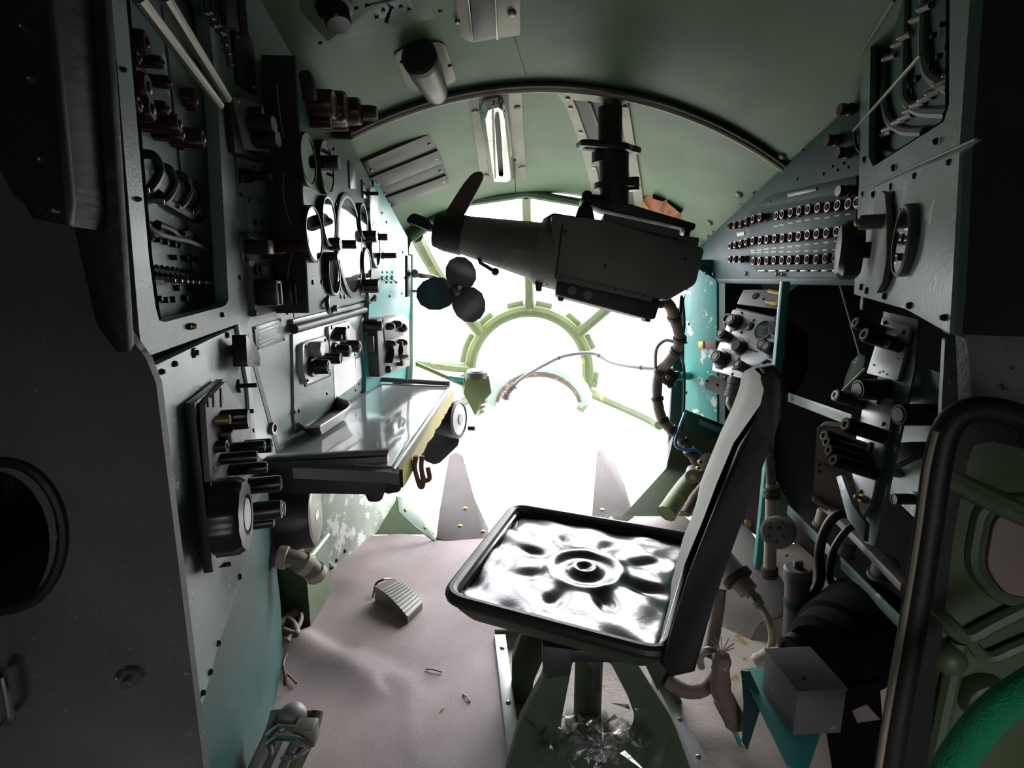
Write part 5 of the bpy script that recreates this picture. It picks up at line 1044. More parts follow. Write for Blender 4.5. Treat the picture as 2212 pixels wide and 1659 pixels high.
for row, dy in ((rows[1], 22), (rows[2], 20), (rows[3], -19)):
    for i in range(0, len(row) - 1):
        x, y = row[i][0], row[i][1] + dy
        if x > 1622: plate('mark', RW, [(x - 5, y), (x + 5, y - 1), (x + 5, y + 2), (x - 5, y + 3)], .0005, 'label_print', fu, 0, .004)
for i in range(9): x = 1636 + i * 23; plate('hinge_knuckle', RW, [(x, 583.5), (x + 16, 583), (x + 16, 586.5), (x, 587)], .007, 'pale_teal', fu, .001, .0)
plate('mini_tag', RW, [(1591, 503), (1607, 500), (1608, 508), (1592, 511)], .003, 'white_card', fu, .0005)
screws(fu, RW, [(1664, 438), (1678, 592), (1690, 593), (1610, 591), (1541, 592)], 5, 'black_plastic', .004, .004)
wr = bpy.data.objects['wall_right']
screws(wr, RW, [(1735, 324), (1722, 387), (1798, 360), (1809, 368), (1823, 353), (1832, 362), (1779, 376), (1628, 418), (1600, 440), (1640, 398), (1664, 372), (1540, 500), (1530, 510), (1518, 520), (1770, 275), (1700, 345)], 3.6, 'black_plastic', .004)
for i, (x, y, m) in enumerate(((1812, 303, 'red_plastic'), (1836, 330, 'brown_plastic'), (1838, 412, 'red_plastic'), (1850, 140, 'brown_plastic'), (1842, 236, 'brown_plastic'))):
    t = thing('indicator_cap', ['dark red capped indicator above the fuse rows', 'brown square indicator right of the red capped one', 'dark red indicator just above the fuse row end', 'brown indicator at the top right by the ceiling', 'brown indicator on the wall edge beside the pipe panel'][i], 'indicator', RW.hit(x, y)); put(t, RW, x, y, 13, .012, m, 'post', 'base'); put(t, RW, x, y, 12, .035, m, 'fuse', 'cap', base=.012)
# ---- turquoise frame at the nose and radio bay
MP = Pl(atY(1520, 740, 2.30), (-.93, -.36, 0))
fw = thing('frame_panel', 'chipped turquoise frame panel at the right of the nose opening', 'panel', MP.hit(1520, 900))
plate('sheet', MP, [(1478, 650), (1490, 582), (1500, 576), (1545, 604), (1548, 612), (1549, 912), (1478, 884)], .01, 'turquoise_chipped', fw, .001)
plate('return_edge', MP, [(1549, 612), (1566, 612), (1566, 918), (1549, 912)], .004, 'deep_teal', fw, 0)
plate('tab', MP, [(1508, 738), (1519, 737), (1519, 753), (1508, 754)], .014, 'brass', fw, .002, .01); plate('tab', MP, [(1519, 737), (1546, 737), (1546, 754), (1519, 753)], .01, 'brown_strap', fw, .002, .01)
screws(fw, MP, [(1483, 624), (1482, 740), (1482, 848), (1541, 592), (1524, 590), (1497, 588), (1488, 700)], 3.5, 'black_plastic', .004, .01)
q = Pl(atY(1520, 950, 2.40), (-.12, -1, 0)); t = thing('web_plate', 'dark teal lower web plate below the turquoise panel', 'web plate', q.hit(1520, 1000)); plate('web', q, [(1480, 880), (1566, 912), (1566, 932), (1520, 960), (1500, 1000), (1488, 985)], .01, 'deep_teal', t, .001); plate('flange', q, [(1512, 905), (1566, 926), (1566, 940), (1512, 918)], .02, 'turquoise', t, .002)
# post and bay rails
def bar(name, pts, w, h, m, label, cat, group=None, parent=None):
    bm = B(); a, b = pts; d = b - a; f = fr(a, d, (0, 0, 1)); box(bm, -w / 2, w / 2, -h / 2, h / 2, 0, d.length, .001)
    o = obj(name, bm, m, parent, f.mat()); return tag(o, label, cat, group) if label else o
PX = .82; ptop, pbot = atX(1696, 606, PX), atX(1696, 1290, PX)
po = bar('bay_post', (V((PX, ptop.y, 1.045)), V((PX, ptop.y, -.03))), .022, .02, 'turquoise', 'turquoise upright post beside the radio', 'post')
fpz = Pl((PX, ptop.y - .011, 0), (0, -1, 0)); screws(po, fpz, [(1698, 700), (1698, 1060), (1700, 1085), (1700, 1112), (1698, 1180), (1700, 1200)], 3, 'black_plastic', .003)
s1 = bar('shelf_strip', (atX(1704, 858, .86), atX(1840, 908, .80)), .004, .028, 'pale_teal', 'pale teal strip above the grey relay box', 'strip'); f = Pl(atX(1720, 862, .855), (-1, -.1, 0)); screws(s1, f, [(1714, 862), (1760, 877)], 4, 'black_plastic', .004)
bar('shelf_strip', (atX(1702, 1100, .86), atX(1990, 1390, .86)), .004, .03, 'pale_teal', 'long pale teal rail running low along the right bay', 'strip')
bar('shelf_strip', (atX(1790, 1095, .95), atX(1960, 1270, .9)), .03, .02, 'brown_fairing', 'brown metal shelf edge behind the black hoses', 'strip')
# radio set
RP = Pl(atY(1615, 745, 1.98), (-.84, -.34, .42))
rd = thing('radio_set', 'silver radio set with many black knobs tilted in the right bay', 'radio', RP.hit(1600, 830))
plate('face', RP, [(1583, 668), (1692, 690), (1690, 760), (1664, 832), (1537, 800), (1545, 765)], .014, 'silver_paint', rd, .002, 0, .008)
plate('chassis', RP, [(1590, 664), (1700, 690), (1700, 770), (1668, 836), (1545, 802)], .12, 'gunmetal_dark', rd, .002, -.125)
RF = RP.off(.014)
TP = Pl(atY(1650, 645, 2.04), (-.8, -.3, .5)); tpz = plate('top_bracket', TP, [(1606, 626), (1694, 626), (1694, 668), (1592, 656)], .006, 'silver_paint', rd, .001, 0, .004)
put(rd, TP, 1632, 640, 8, .004, 'black_plastic', 'post', 'hole_plug', base=.006); put(rd, TP, 1649, 646, 3, .004, 'black_plastic', 'screw', 'screw', base=.006)
for pts in (((1662, 628), (1680, 632), (1698, 636)), ((1656, 654), (1676, 656), (1696, 648))): bm = B(); tube(bm, [TP.hit(x, y, .02) for x, y in pts], .009, 8, 4); obj('strap_clip', bm, 'brass', rd)
for x, y, r, L, st in ((1590, 697, 14, .035, 'skirt'), (1620, 705, 10, .006, 'dome'), (1683, 713, 15, .03, 'skirt'), (1574, 730, 11, .05, 'plain'), (1600, 752, 13, .03, 'skirt'), (1562, 778, 15, .045, 'skirt'), (1660, 752, 13, .04, 'rib'), (1672, 758, 14, .045, 'skirt'), (1612, 797, 11, .05, 'plain'), (1684, 690, 6, .02, 'post'), (1573, 690, 12, .012, 'hole'), (1560, 727, 12, .01, 'hole')):
    k = put(rd, RF, x, y, r, L, 'black_plastic', st)
    if L > .03: put(k, RF, x, y, r * .55, .003, 'dull_alu', 'post', 'cap', base=L)
gauge(rd, RF, 1648, 712, 22, 0, .008, .8, 'dial_pale', 'gauge', 'dull_alu')
for pl_ in ([(1594, 728), (1618, 731), (1614, 742), (1592, 738)], [(1560, 752), (1580, 756), (1576, 770), (1556, 764)], [(1582, 760), (1600, 764), (1595, 782), (1578, 776)], [(1596, 676), (1604, 678), (1602, 686), (1594, 684)], [(1657, 731), (1672, 733), (1671, 739), (1656, 737)]): plate('white_plate', RP, pl_, .001, 'white_card', rd, 0, .014)
for pl_ in ([(1612, 752), (1636, 758), (1635, 761), (1611, 755)], [(1546, 790), (1560, 794), (1559, 799), (1545, 795)], [(1582, 795), (1604, 800), (1603, 803), (1581, 798)], [(1578, 708), (1581, 709), (1577, 722), (1574, 721)]): plate('slot', RP, pl_, .002, 'black_plastic', rd, 0, .014)
screws(rd, RF, [(1602, 676), (1680, 695), (1628, 692), (1672, 700), (1638, 732), (1652, 734), (1668, 770), (1662, 782), (1582, 808), (1596, 776), (1601, 718)], 3.2, 'black_plastic', .004)
t = thing('white_junction_box', 'small white junction box below the radio set', 'junction box', atY(1545, 850, 2.0)); q = Pl(atY(1540, 830, 2.02), (-.4, -.9, .1)); plate('body', q, [(1522, 832), (1534, 808), (1558, 818), (1572, 826), (1566, 848), (1552, 852), (1520, 838)], .05, 'white_card', t, .004, -.045, .006); plate('side', q, [(1558, 818), (1574, 824), (1566, 850), (1550, 851)], .05, 'brown_strap', t, .002, -.05); screws(t, q, [(1527, 823), (1550, 832)], 3, 'black_plastic', .003, .005)
pts = [atY(1590, 800, 2.0), atY(1588, 830, 1.98), atY(1582, 856, 1.97), atY(1580, 874, 1.96), atY(1592, 884, 1.95), atY(1610, 878, 1.95)]
o = wire('elbow_connector', 'silver ribbed elbow connector hanging under the radio', 'connector', pts, [.026, .027, .022, .020, .020, .024], 'dull_alu'); lashing(o, pts, .027, 'gunmetal', (.2, .3, .4, .8, .92))
# ---- pipe panel at the top right (G)
GP = Pl((.514, .64, 1), (-.906, .423, 0))
gpn = thing('pipe_cabinet', 'grey teal panel with recess of bent pipes at upper right', 'cabinet', GP.hit(1950, 680))
go = [(1862, -160), (2106, -160), (2072, 330), (2052, 722), (1958, 668), (1845, 636), (1856, 380)]
gi = [(1885, -120), (2052, -120), (2050, 240), (2040, 262), (1886, 360), (1876, 340)]
plate('frame', GP, go, .012, 'teal_grey_worn', gpn, 0, 0, 0, hole=gi, hr=.004)
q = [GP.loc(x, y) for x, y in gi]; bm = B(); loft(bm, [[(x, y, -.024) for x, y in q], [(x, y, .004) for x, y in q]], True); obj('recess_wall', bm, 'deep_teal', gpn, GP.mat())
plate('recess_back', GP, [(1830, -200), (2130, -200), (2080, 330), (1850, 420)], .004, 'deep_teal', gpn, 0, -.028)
q = [GP.loc(x, y, .012) for x, y in go]; bm = B(); loft(bm, [[(x, y, -.10) for x, y in q], [(x, y, 0) for x, y in q]], True); obj('casing', bm, 'gunmetal_dark', gpn, GP.mat())
plate('lower_sheet', GP, [(1856, 408), (1880, 402), (2110, 302), (2072, 330), (2052, 722), (1958, 668), (1845, 636)], .004, 'pale_teal', gpn, .001, .012)
GB = GP.off(-.02)
for i, (x0, xb, yb, x1) in enumerate(((1958, 1950, 195, 2052), (1998, 2000, 140, 2056), (1912, 1912, 236, 2000), (1872, 1880, 286, 1958))):
    bm = B(); tube(bm, [GP.hit(x0 + 4, -80, -.02), GP.hit(x0, yb - 110, -.02), GP.hit(x0 - 2, yb - 30, -.015), GP.hit(xb + 8, yb + 22, -.015), GP.hit(xb + 40, yb + 46, -.02), GP.hit(x1, yb + 50, -.015)], .0085, 8, 6); obj('pipe', bm, 'gunmetal', gpn)
for x, y in ((2044, 162), (2024, 182), (2007, 203), (1990, 216), (1973, 228), (1957, 241), (1946, 256), (1932, 265), (1910, 281), (1901, 293), (1970, 44), (1987, 20), (1944, 82), (1931, 98), (1910, 128), (2068, 100)):
    bm = B(); tube(bm, [GP.hit(x, y, -.01), GP.hit(x + 26, y - 10, -.02)], .006, 8); k = obj('fitting', bm, 'gunmetal', gpn); put(k, GP, x, y, 4.5, .006, 'chrome', 'dome', 'fitting_tip', base=-.01)
for x, y in ((2058, 28), (2042, 52), (2023, 75), (2054, 100), (2036, 120), (2018, 140), (1988, 168), (1972, 184)): put(gpn, GB, x, y, 6, .008, 'black_plastic', 'post', 'grommet')
screws(gpn, GP, [(2025, 305), (1932, 362), (1980, 380), (2056, 350), (1868, 345), (1866, 420), (1928, 402), (1934, 420)], 8, 'black_plastic', .006, .014)
screws(gpn, GP, [(1862, 620), (1874, 628), (1913, 640), (1967, 660), (2043, 686), (1888, 420)], 8, 'black_plastic', .006, .016)
bm = B(); tube(bm, [GP.hit(1858, 410, .02), GP.hit(1880, 404, .02), GP.hit(1960, 366, .022), GP.hit(2108, 300, .02)], .0014, 6, 5); obj('wire', bm, 'cable_grey', gpn)
for a, b in (((1932, 0), (1852, 130)), ((1990, 118), (1844, 282))): bm = B(); tube(bm, [GP.hit(*a, .03), GP.hit(*b, .03)], .003, 8); o = obj('tie_rod', bm, 'dull_alu', gpn)
bm = B(); tube(bm, [GP.hit(1846, 282, .02), GP.hit(1848, 310, .02), GP.hit(1860, 328, .01), GP.hit(1885, 330, .0)], .004, 8, 5); obj('wire', bm, 'cable_black', gpn)
# gauge, sickle guard and handwheel on that panel
gauge(gpn, GP, 1942, 520, 72, .016, .012, .5, 'dial_dark', 'gauge', 'gunmetal'); screws(gpn, GP, [(1932, 448), (1956, 454), (1922, 580), (1952, 584)], 8, 'black_plastic', .008, .016)
bm = B(); q = rounded([GP.loc(x, y, .03) for x, y in ((1886, 440), (1898, 412), (1908, 418), (1912, 460), (1912, 560), (1902, 610), (1890, 634), (1878, 630), (1876, 560), (1884, 500))], .01); prism(bm, q, .02, .028, .002); obj('guard_blade', bm, 'gunmetal', gpn, GP.mat())
hw = thing('hand_knob', 'big black hand knob with amber button on the pipe panel edge', 'knob', GP.hit(1880, 540, .016)); p = GP.hit(1880, 540, .016); r = 58 * zd(p) / FPX
bm = B(); lathe(bm, [(0, .016), (r, .016), (r * 1.06, .022), (r * 1.06, .044), (r * .9, .054), (r * .3, .056), (0, .056)], 36, star=(6, .035, r * .95)); obj('knob', bm, 'black_plastic', hw, GP.mat(p)); bm = B(); cyl(bm, r * .3, 0, .03, 14); obj('stem', bm, 'gunmetal_dark', hw, GP.mat(p))
k = put(hw, GP, 1926, 478, 16, .045, 'gunmetal', 'plain', 'side_button', base=.016); put(k, GP, 1930, 478, 12, .008, 'brass', 'dome', 'amber_cap', base=.061)
put(gpn, GP, 1865, 652, 17, .004, 'pale_teal', 'post', 'disc_tab', base=-.02)
# ---- plate column with long knobs (O) and its backing (P)
OP = Pl(atY(1895, 900, 1.16), (-.95, -.02, .3))
oc = thing('knob_column', 'leaning silver control column with long black knobs on the right', 'control panel', OP.hit(1860, 1165))
plate('back_strip', OP, [(1908, 672), (1984, 690), (1975, 800), (1890, 1180), (1868, 1172), (1876, 1040)], .006, 'pale_teal', oc, .001, -.012)
for pl_, m in (([(1906, 684), (1966, 706), (1960, 742), (1896, 728)], 'silver_paint'), ([(1896, 728), (1958, 748), (1938, 822), (1872, 806)], 'silver_paint'), ([(1868, 850), (1930, 862), (1920, 930), (1858, 912)], 'silver_paint'), ([(1856, 912), (1916, 930), (1880, 1090), (1862, 1120), (1838, 1010)], 'silver_paint')): plate('face_plate', OP, pl_, .008, m, oc, .001, -.004, .003)
OF = OP.off(.004)
for x, y, r, L in ((1905, 716, 13, .07), (1926, 742, 16, .07), (1944, 752, 11, .03), (1862, 912 - 40, 13, .07), (1906, 942, 16, .09), (1866, 968, 14, .10), (1872, 982, 14, .10), (1878, 1000, 14, .10), (1890, 1022, 15, .10)):
    k = put(oc, OF, x, y, r, L, 'black_plastic', 'plain'); put(k, OF, x, y, r * .8, .002, 'dull_alu', 'hole', 'cap_ring', base=L)
put(oc, OF, 1878, 836, 12, .02, 'brass', 'hole', 'jack'); screws(oc, OF, [(1912, 697), (1952, 718), (1862, 862), (1908, 916), (1898, 870), (1862, 1150), (1860, 1062)], 5, 'black_plastic', .004)
put(oc, OF, 1868, 1078, 9, .025, 'brass', 'nut', 'nut'); bm = B(); tube(bm, [OF.hit(1882, 960, .01), OF.hit(1878, 978, .03)], .006, 8); obj('toggle', bm, 'black_plastic', oc)
for x, y in ((1938, 772), (1905, 800), (1898, 802), (1914, 806), (1886, 786)): plate('mark', OP, [(x, y), (x + 5, y + 1), (x + 4, y + 5), (x - 1, y + 4)], .0005, 'black_plastic', oc, 0, .004)
plate('curved_guard', OP, [(1806, 1030), (1818, 1026), (1840, 1090), (1870, 1130), (1866, 1168), (1830, 1120)], .01, 'pale_teal', oc, .001, .01)
PP = Pl(atY(1990, 930, 1.12), (-1, 0, 0))
pp = thing('equipment_side', 'grey green equipment side with two fat black knobs at the right', 'equipment case', PP.hit(1990, 1150))
plate('panel', PP, [(1944, 800), (1962, 786), (1990, 790), (2044, 812), (2044, 1120), (2010, 1180), (1986, 1128), (1920, 1066), (1912, 1000), (1922, 900)], .01, 'pale_teal', pp, .002, 0, .01)
for x, y, r, L in ((1948, 842, 23, .10), (2030, 896, 24, .085)): k = put(pp, PP, x, y, r, L, 'black_plastic', 'plain', 'knob', base=.01); put(k, PP, x, y, r * .78, .003, 'dark_alu', 'post', 'cap', base=L + .008)
bm = B(); q = rounded([PP.loc(x, y, .05) for x, y in ((1886, 990), (1905, 972), (1950, 956), (1992, 954), (1996, 968), (1970, 990), (1920, 1014), (1892, 1020))], .01); prism(bm, q, .03, .06, .006); lv_ = obj('leaf_lever', bm, 'gunmetal_dark', pp, PP.mat())
put(pp, PP, 1950, 1020, 12, .03, 'beige_hose', 'dome', 'stop'); put(pp, PP, 1985, 1078, 16, .03, 'steel', 'nut', 'nut', base=.01); put(pp, PP, 1985, 1078, 12, .055, 'black_plastic', 'plain', 'valve', base=.01); bm = B(); tube(bm, [PP.hit(1990, 1076, .02), PP.hit(2020, 1078, .015)], .008, 8); obj('pin', bm, 'brass', pp)
FP = Pl(atY(2060, 900, .98), (-.25, -1, 0))
ef = thing('edge_frame', 'pale grey vertical frame plate with one bolt at the right', 'frame', FP.hit(2010, 1170)); plate('plate', FP, [(2042, 728), (2084, 734), (2100, 756), (2104, 800), (2098, 900), (2080, 1100), (2070, 1640), (2020, 1640), (2012, 1180), (2000, 1190), (2018, 1050), (2030, 950)], .012, 'pale_teal', ef, .003, 0, .008); put(ef, FP, 2080, 798, 14, .012, 'brass', 'dome', 'bolt', base=.012); screws(ef, FP, [(2054, 720), (2026, 1096)], 4, 'black_plastic', .004, .012)
rb = thing('relay_box', 'brown grey relay box behind the long knobs', 'box', atX(1800, 1080, .98)); bm = B(); q = Pl(atX(1800, 1010, .95), (-.6, -.8, .08)); plate('body', q, [(1764, 926), (1775, 918), (1850, 925), (1862, 1060), (1830, 1130), (1756, 1076)], .09, 'khaki_pink', rb, .004, -.09, .004); plate('seam', q, [(1762, 992), (1830, 1032), (1830, 1034), (1762, 995)], .002, 'dull_alu', rb, 0, 0); screws(rb, q, [(1770, 1004), (1770, 1018), (1800, 960)], 3.5, 'black_plastic', .003); plate('foot_rail', q, [(1755, 1070), (1830, 1126), (1826, 1136), (1754, 1082)], .02, 'beige_hose', rb, .002)
# ---- near right bulkhead
NR = Pl((.7, .80, 1), V((-.1, -1, 0)))
nr = plate('wall_near_right', NR, [(2112, -260), (2900, -260), (2900, 1200), (2200, 1150), (2102, 900), (2096, 730), (2068, 722), (2082, 380)], .03, 'grey_leather', None, .005); struct(nr, 'dark grey scuffed bulkhead at the right')
screws(nr, NR, [(2150, 460), (2170, 310), (2120, 250), (2135, 680)], 7, 'steel', .006, .03)
t = thing('plastic_cover', 'dull green translucent cover on the right bulkhead', 'cover', NR.hit(2180, 530)); plate('sheet', NR, [(2128, 286), (2146, -120), (2600, -120), (2600, 540), (2150, 540), (2106, 436)], .012, 'olive_dark', t, .004, .03, .02); put(t, NR, 2150, 500, 26, .02, 'gunmetal', 'dome', 'boss', base=.042); screws(t, NR, [(2120, 395), (2170, 118)], 7, 'steel', .006, .042)
# ---- near green seat frame and rope
GF = Pl(atY(2080, 1250, .60), (-.18, -1, .05))
gs = thing('green_door_frame', 'olive green framed hatch with black rubber edge in the right foreground', 'hatch', GF.hit(1960, 1650))
edge = [(1905, 1760), (1935, 1560), (1972, 1350), (2004, 1150), (2024, 1010), (2044, 930), (2080, 892), (2140, 884), (2212, 905), (2330, 960), (2500, 1050)]
bm = B(); tube(bm, [GF.hit(x, y) for x, y in edge], .015, 12, 5); obj('rubber_edge', bm, 'black_rubber', gs)
bm = B(); tube(bm, [GF.hit(x - 20, y + 2, .006) for x, y in edge[:6]], .0035, 8, 5); obj('worn_lip', bm, 'beige_hose', gs)
plate('seal_band', GF, [(1925, 1780), (1975, 1380), (2012, 1130), (2032, 1000), (2052, 930), (2080, 905), (2140, 895), (2230, 915), (2230, 975), (2140, 950), (2100, 960), (2085, 1000), (2060, 1160), (2034, 1380), (1990, 1780)], .008, 'black_rubber', gs, .002, -.012)
plate('sheet', GF, [(1940, 1800), (1990, 1350), (2030, 1020), (2060, 930), (2100, 905), (2212, 925), (2700, 1150), (2700, 1800)], .01, 'olive_dark', gs, .003, -.03)
plate('window_patch', GF, rounded([(2150, 1115), (2230, 1100), (2330, 1130), (2330, 1320), (2180, 1290), (2130, 1230)], 30), .006, 'khaki_pink', gs, .002, -.02)
q = [GF.loc(x, y) for x, y in rounded([(2142, 1105), (2230, 1088), (2340, 1120), (2340, 1335), (2175, 1305), (2118, 1235)], 34)]; bm = B(); tube(bm, [(x, y, -.018) for x, y in q], .009, 8, closed=True); obj('window_rim', bm, 'olive_dark', gs, GF.mat())
for pts, r in (([(1990, 1298), (2040, 1340), (2085, 1375), (2150, 1345), (2260, 1290)], .010), ([(2010, 1010), (2100, 1060), (2230, 1120)], .014), ([(2070, 1385), (2055, 1460), (2025, 1600), (2000, 1720)], .010), ([(2085, 1375), (2130, 1420), (2190, 1400), (2260, 1370)], .008)): bm = B(); tube(bm, [GF.hit(x, y, -.012) for x, y in pts], r, 8, 5); obj('rib', bm, 'olive_dark', gs)
for x, y, r in ((2036, 1410, 34), (2120, 1500, 52)): put(gs, GF, x, y, r, .03, 'olive_dark', 'dome', 'boss', base=-.02)
rp = wire('green_rope', 'bright green rope crossing the lower right corner', 'rope', [atY(2020, 1720, .47), atY(2075, 1625, .47), atY(2140, 1545, .47), atY(2210, 1492, .47), atY(2330, 1420, .47)], .0155, 'green_rope', seg=14)
# ---- right bay, low equipment
t = thing('side_fairing', 'beige metal fairing sloping to the floor behind the seat', 'fairing', atZ(1600, 1300, 0)); q = Pl(atZ(1560, 1330, -.02), (-.45, -.45, .77)); plate('sheet', q, [(1500, 1180), (1560, 1118), (1610, 1128), (1700, 1268), (1690, 1330), (1640, 1345), (1600, 1420), (1480, 1440)], .01, 'brown_fairing', t, .002)
t = thing('snap_flap', 'dark red brown leather flap with brass snap behind the seat back', 'flap', atY(1630, 1150, 1.75)); q = Pl(atY(1630, 1080, 1.75), (-.6, -.8, 0)); plate('flap', q, [(1640, 985), (1668, 990), (1650, 1080), (1640, 1162), (1596, 1132), (1610, 1060)], .006, 'dark_red_strap', t, .002); k = put(t, q, 1617, 1130, 9, .006, 'brass', 'dome', 'snap', base=.006)
t = thing('pipe_collared', 'upright beige pipe with black collars beside the post', 'pipe', atY(1664, 1240, 1.55)); a, b = atY(1668, 1045, 1.55), atY(1662, 1245, 1.55)
bm = B(); tube(bm, [a, a.lerp(b, .5), b], .0185, 14); obj('tube', bm, 'beige_hose', t)
for s in (.06, .12, .92, .98): bm = B(); lathe(bm, [(.017, -.007), (.025, -.006), (.025, .006), (.017, .007)], 16); obj('collar', bm, 'gunmetal_dark', t, fr(a.lerp(b, s), b - a).mat())
pts = [atY(1640, 900, 1.6), atY(1655, 950, 1.58), atY(1662, 990, 1.56), atY(1666, 1050, 1.55)]; o = wire('upper_hose', 'wrapped brown hose running into the beige pipe', 'hose', pts, .015, 'cable_wrap', rj=.08)
t = thing('socket', 'round black socket with pin holes beside the post', 'socket', atY(1690, 1150, 1.5)); p = atY(1676, 1152, 1.48); f = fr(p, (-.72, -.66, .1)); r = 34 * zd(p) / FPX
bm = B(); lathe(bm, [(0, -.06), (r * .8, -.06), (r, -.03), (r, 0), (r * .9, .003), (0, .003)], 22); obj('body', bm, 'gunmetal', t, f.mat()); bm = B(); cyl(bm, r * .8, .003, .005, 20); obj('face', bm, 'grey_box', t, f.mat())
for k in range(5): a = 2 * math.pi * k / 5; bm = B(); cyl(bm, r * .12, .004, .007, 8); obj('pin_hole', bm, 'black_plastic', t, f.mat() @ Mx.Translation((r * .5 * math.cos(a), r * .5 * math.sin(a), 0)))
t = thing('grey_canister', 'upright grey canister with black band at the foot of the post', 'canister', atY(1722, 1390, 1.30)); a, b = atY(1724, 1226, 1.30), atY(1716, 1390, 1.30); f = fr(b, a - b); h = (a - b).length; r = 24 * zd(b) / FPX
bm = B(); lathe(bm, [(0, 0), (r * .9, 0), (r, .01), (r, h * .82), (r * 1.15, h * .84), (r * 1.15, h * .98), (r, h), (0, h)], 20); obj('body', bm, 'grey_box', t, f.mat()); bm = B(); lathe(bm, [(r, h * .5), (r * 1.07, h * .5), (r * 1.07, h * .6), (r, h * .6)], 20); obj('band', bm, 'deep_teal', t, f.mat()); bm = B(); box(bm, -r * .4, r * .4, -r * .2, r * .2, h, h + .02, .003); obj('handle', bm, 'gunmetal', t, f.mat())
cc_ = thing('cable_plug', 'large grey cable plug with black ring behind the seat', 'plug', atY(1610, 1290, 1.45)); a, b = atY(1545, 1190, 1.55), atY(1642, 1308, 1.40); f = fr(a, b - a); h = (b - a).length
bm = B(); lathe(bm, [(0, 0), (.036, 0), (.036, h * .5), (.030, h * .52), (.030, h * .76), (.016, h * .78), (.016, h), (0, h)], 22); obj('body', bm, 'brown_fairing', cc_, f.mat()); bm = B(); lathe(bm, [(.034, h * .46), (.046, h * .47), (.046, h * .56), (.034, h * .58)], 22); obj('ring', bm, 'gunmetal_dark', cc_, f.mat()); bm = B(); lathe(bm, [(.015, h * .84), (.019, h * .85), (.019, h * .93), (.015, h * .94)], 16); obj('ferrule', bm, 'chrome', cc_, f.mat())
bm = B(); tube(bm, [b, atY(1660, 1340, 1.36), atY(1668, 1375, 1.34), atY(1662, 1415, 1.33)], .010, 8, 6); obj('cord', bm, 'beige_hose', cc_)
wire('sandy_hose', 'short sandy ribbed hose near the teal bracket', 'hose', [atY(1630, 1432, 1.28), atY(1665, 1415, 1.28), atY(1705, 1420, 1.26)], .018, 'beige_hose', rj=.12)
wire('brown_pipe', 'brown bent pipe on the floor right of the seat base', 'pipe', [atZ(1440, 1470, .04), atZ(1480, 1492, .03), atZ(1520, 1488, .03), atZ(1545, 1460, .05)], .018, 'cable_wrap', rj=.05)
t = wire('frayed_hose', 'frayed brown hose end standing on the floor right of the seat', 'hose', [atZ(1590, 1560, .02), atZ(1560, 1500, .10), atZ(1556, 1455, .17), atZ(1560, 1415, .22)], [.026, .024, .020, .018], 'cable_wrap', rj=.08)
for k in range(9): a = k * .7; p = atZ(1560, 1415, .22); bm = B(); tube(bm, [p, p + V((.01 * math.cos(a), .01 * math.sin(a), .018)), p + V((.025 * math.cos(a), .025 * math.sin(a), .03))], .0012, 5); obj('thread', bm, 'beige_hose', t)
t = tag(obj('pipe_clip', tube(B(), [atZ(1515, 1440, .12), atZ(1512, 1420, .16), atZ(1528, 1405, .2), atZ(1545, 1408, .2)], .009, 8, 5), 'brown_fairing'), 'curved brown clip beside the frayed hose', 'clip')
tb_ = thing('teal_bracket', 'teal angle bracket carrying the grey box at the lower right', 'bracket', atZ(1640, 1560, -.03)); q = Pl((0, 0, .16), (0, 0, 1), (0, 1, 0)); plate('shelf', q, [(1600, 1445), (1700, 1432), (1800, 1500), (1740, 1680), (1700, 1650)], .006, 'turquoise', tb_, .001)
q2_ = Pl(atZ(1650, 1540, .13), (-.85, -.5, .12)); plate('web', q2_, [(1600, 1448), (1616, 1450), (1712, 1660), (1640, 1530), (1612, 1620), (1602, 1600), (1606, 1520)], .006, 'deep_teal', tb_, .001)
screws(tb_, q2_, [(1606, 1470), (1612, 1490), (1622, 1500), (1632, 1520), (1660, 1570)], 3, 'black_plastic', .003, .006)
t = thing('floor_angle', 'narrow teal angle strip rising from the floor beside the rail', 'angle strip', atZ(1600, 1610, -.03)); q = Pl(atZ(1560, 1540, .0), (-.6, -.6, .5)); plate('strip', q, [(1536, 1484), (1550, 1490), (1602, 1604), (1594, 1610)], .004, 'turquoise', t, .001)
gb = thing('grey_case', 'plain grey metal case on the teal bracket at the lower right', 'case', atZ(1740, 1600, .166)); bm = B(); p = atZ(1712, 1590, .166); f_ = Mx.Translation(p) @ Mx.Rotation(.06, 4, 'Z'); box(bm, 0, .10, 0, .12, 0, .10, .004); obj('case', bm, 'grey_box', gb, f_); bm = B(); box(bm, -.002, .102, -.002, .122, .098, .103, .002); obj('lid', bm, 'grey_box', gb, f_)
bm = B(); cyl(bm, .004, .102, .106, 8); obj('rivet', bm, 'black_plastic', gb, f_ @ Mx.Translation((.03, .03, 0)))
gen = thing('generator', 'bulky black generator in the shadow at the lower right', 'generator', atY(1820, 1560, 1.05)); p = atY(1790, 1420, 1.10); f = fr(p, (.75, .5, .1)); bm = B(); lathe(bm, [(0, -.02), (.085, -.02), (.10, 0), (.10, .05), (.11, .06), (.11, .2), (.10, .22), (0, .22)], 26); obj('body', bm, 'shade_black', gen, f.mat())
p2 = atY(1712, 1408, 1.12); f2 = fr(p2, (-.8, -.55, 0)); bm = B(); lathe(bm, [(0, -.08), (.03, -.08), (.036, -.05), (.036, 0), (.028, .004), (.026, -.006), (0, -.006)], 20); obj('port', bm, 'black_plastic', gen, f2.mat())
p3 = atY(1752, 1370, 1.16); bm = B(); lathe(bm, [(0, -.06), (.03, -.06), (.034, 0), (0, 0)], 18); obj('port', bm, 'gunmetal', gen, fr(p3, (-.7, -.6, .3)).mat())
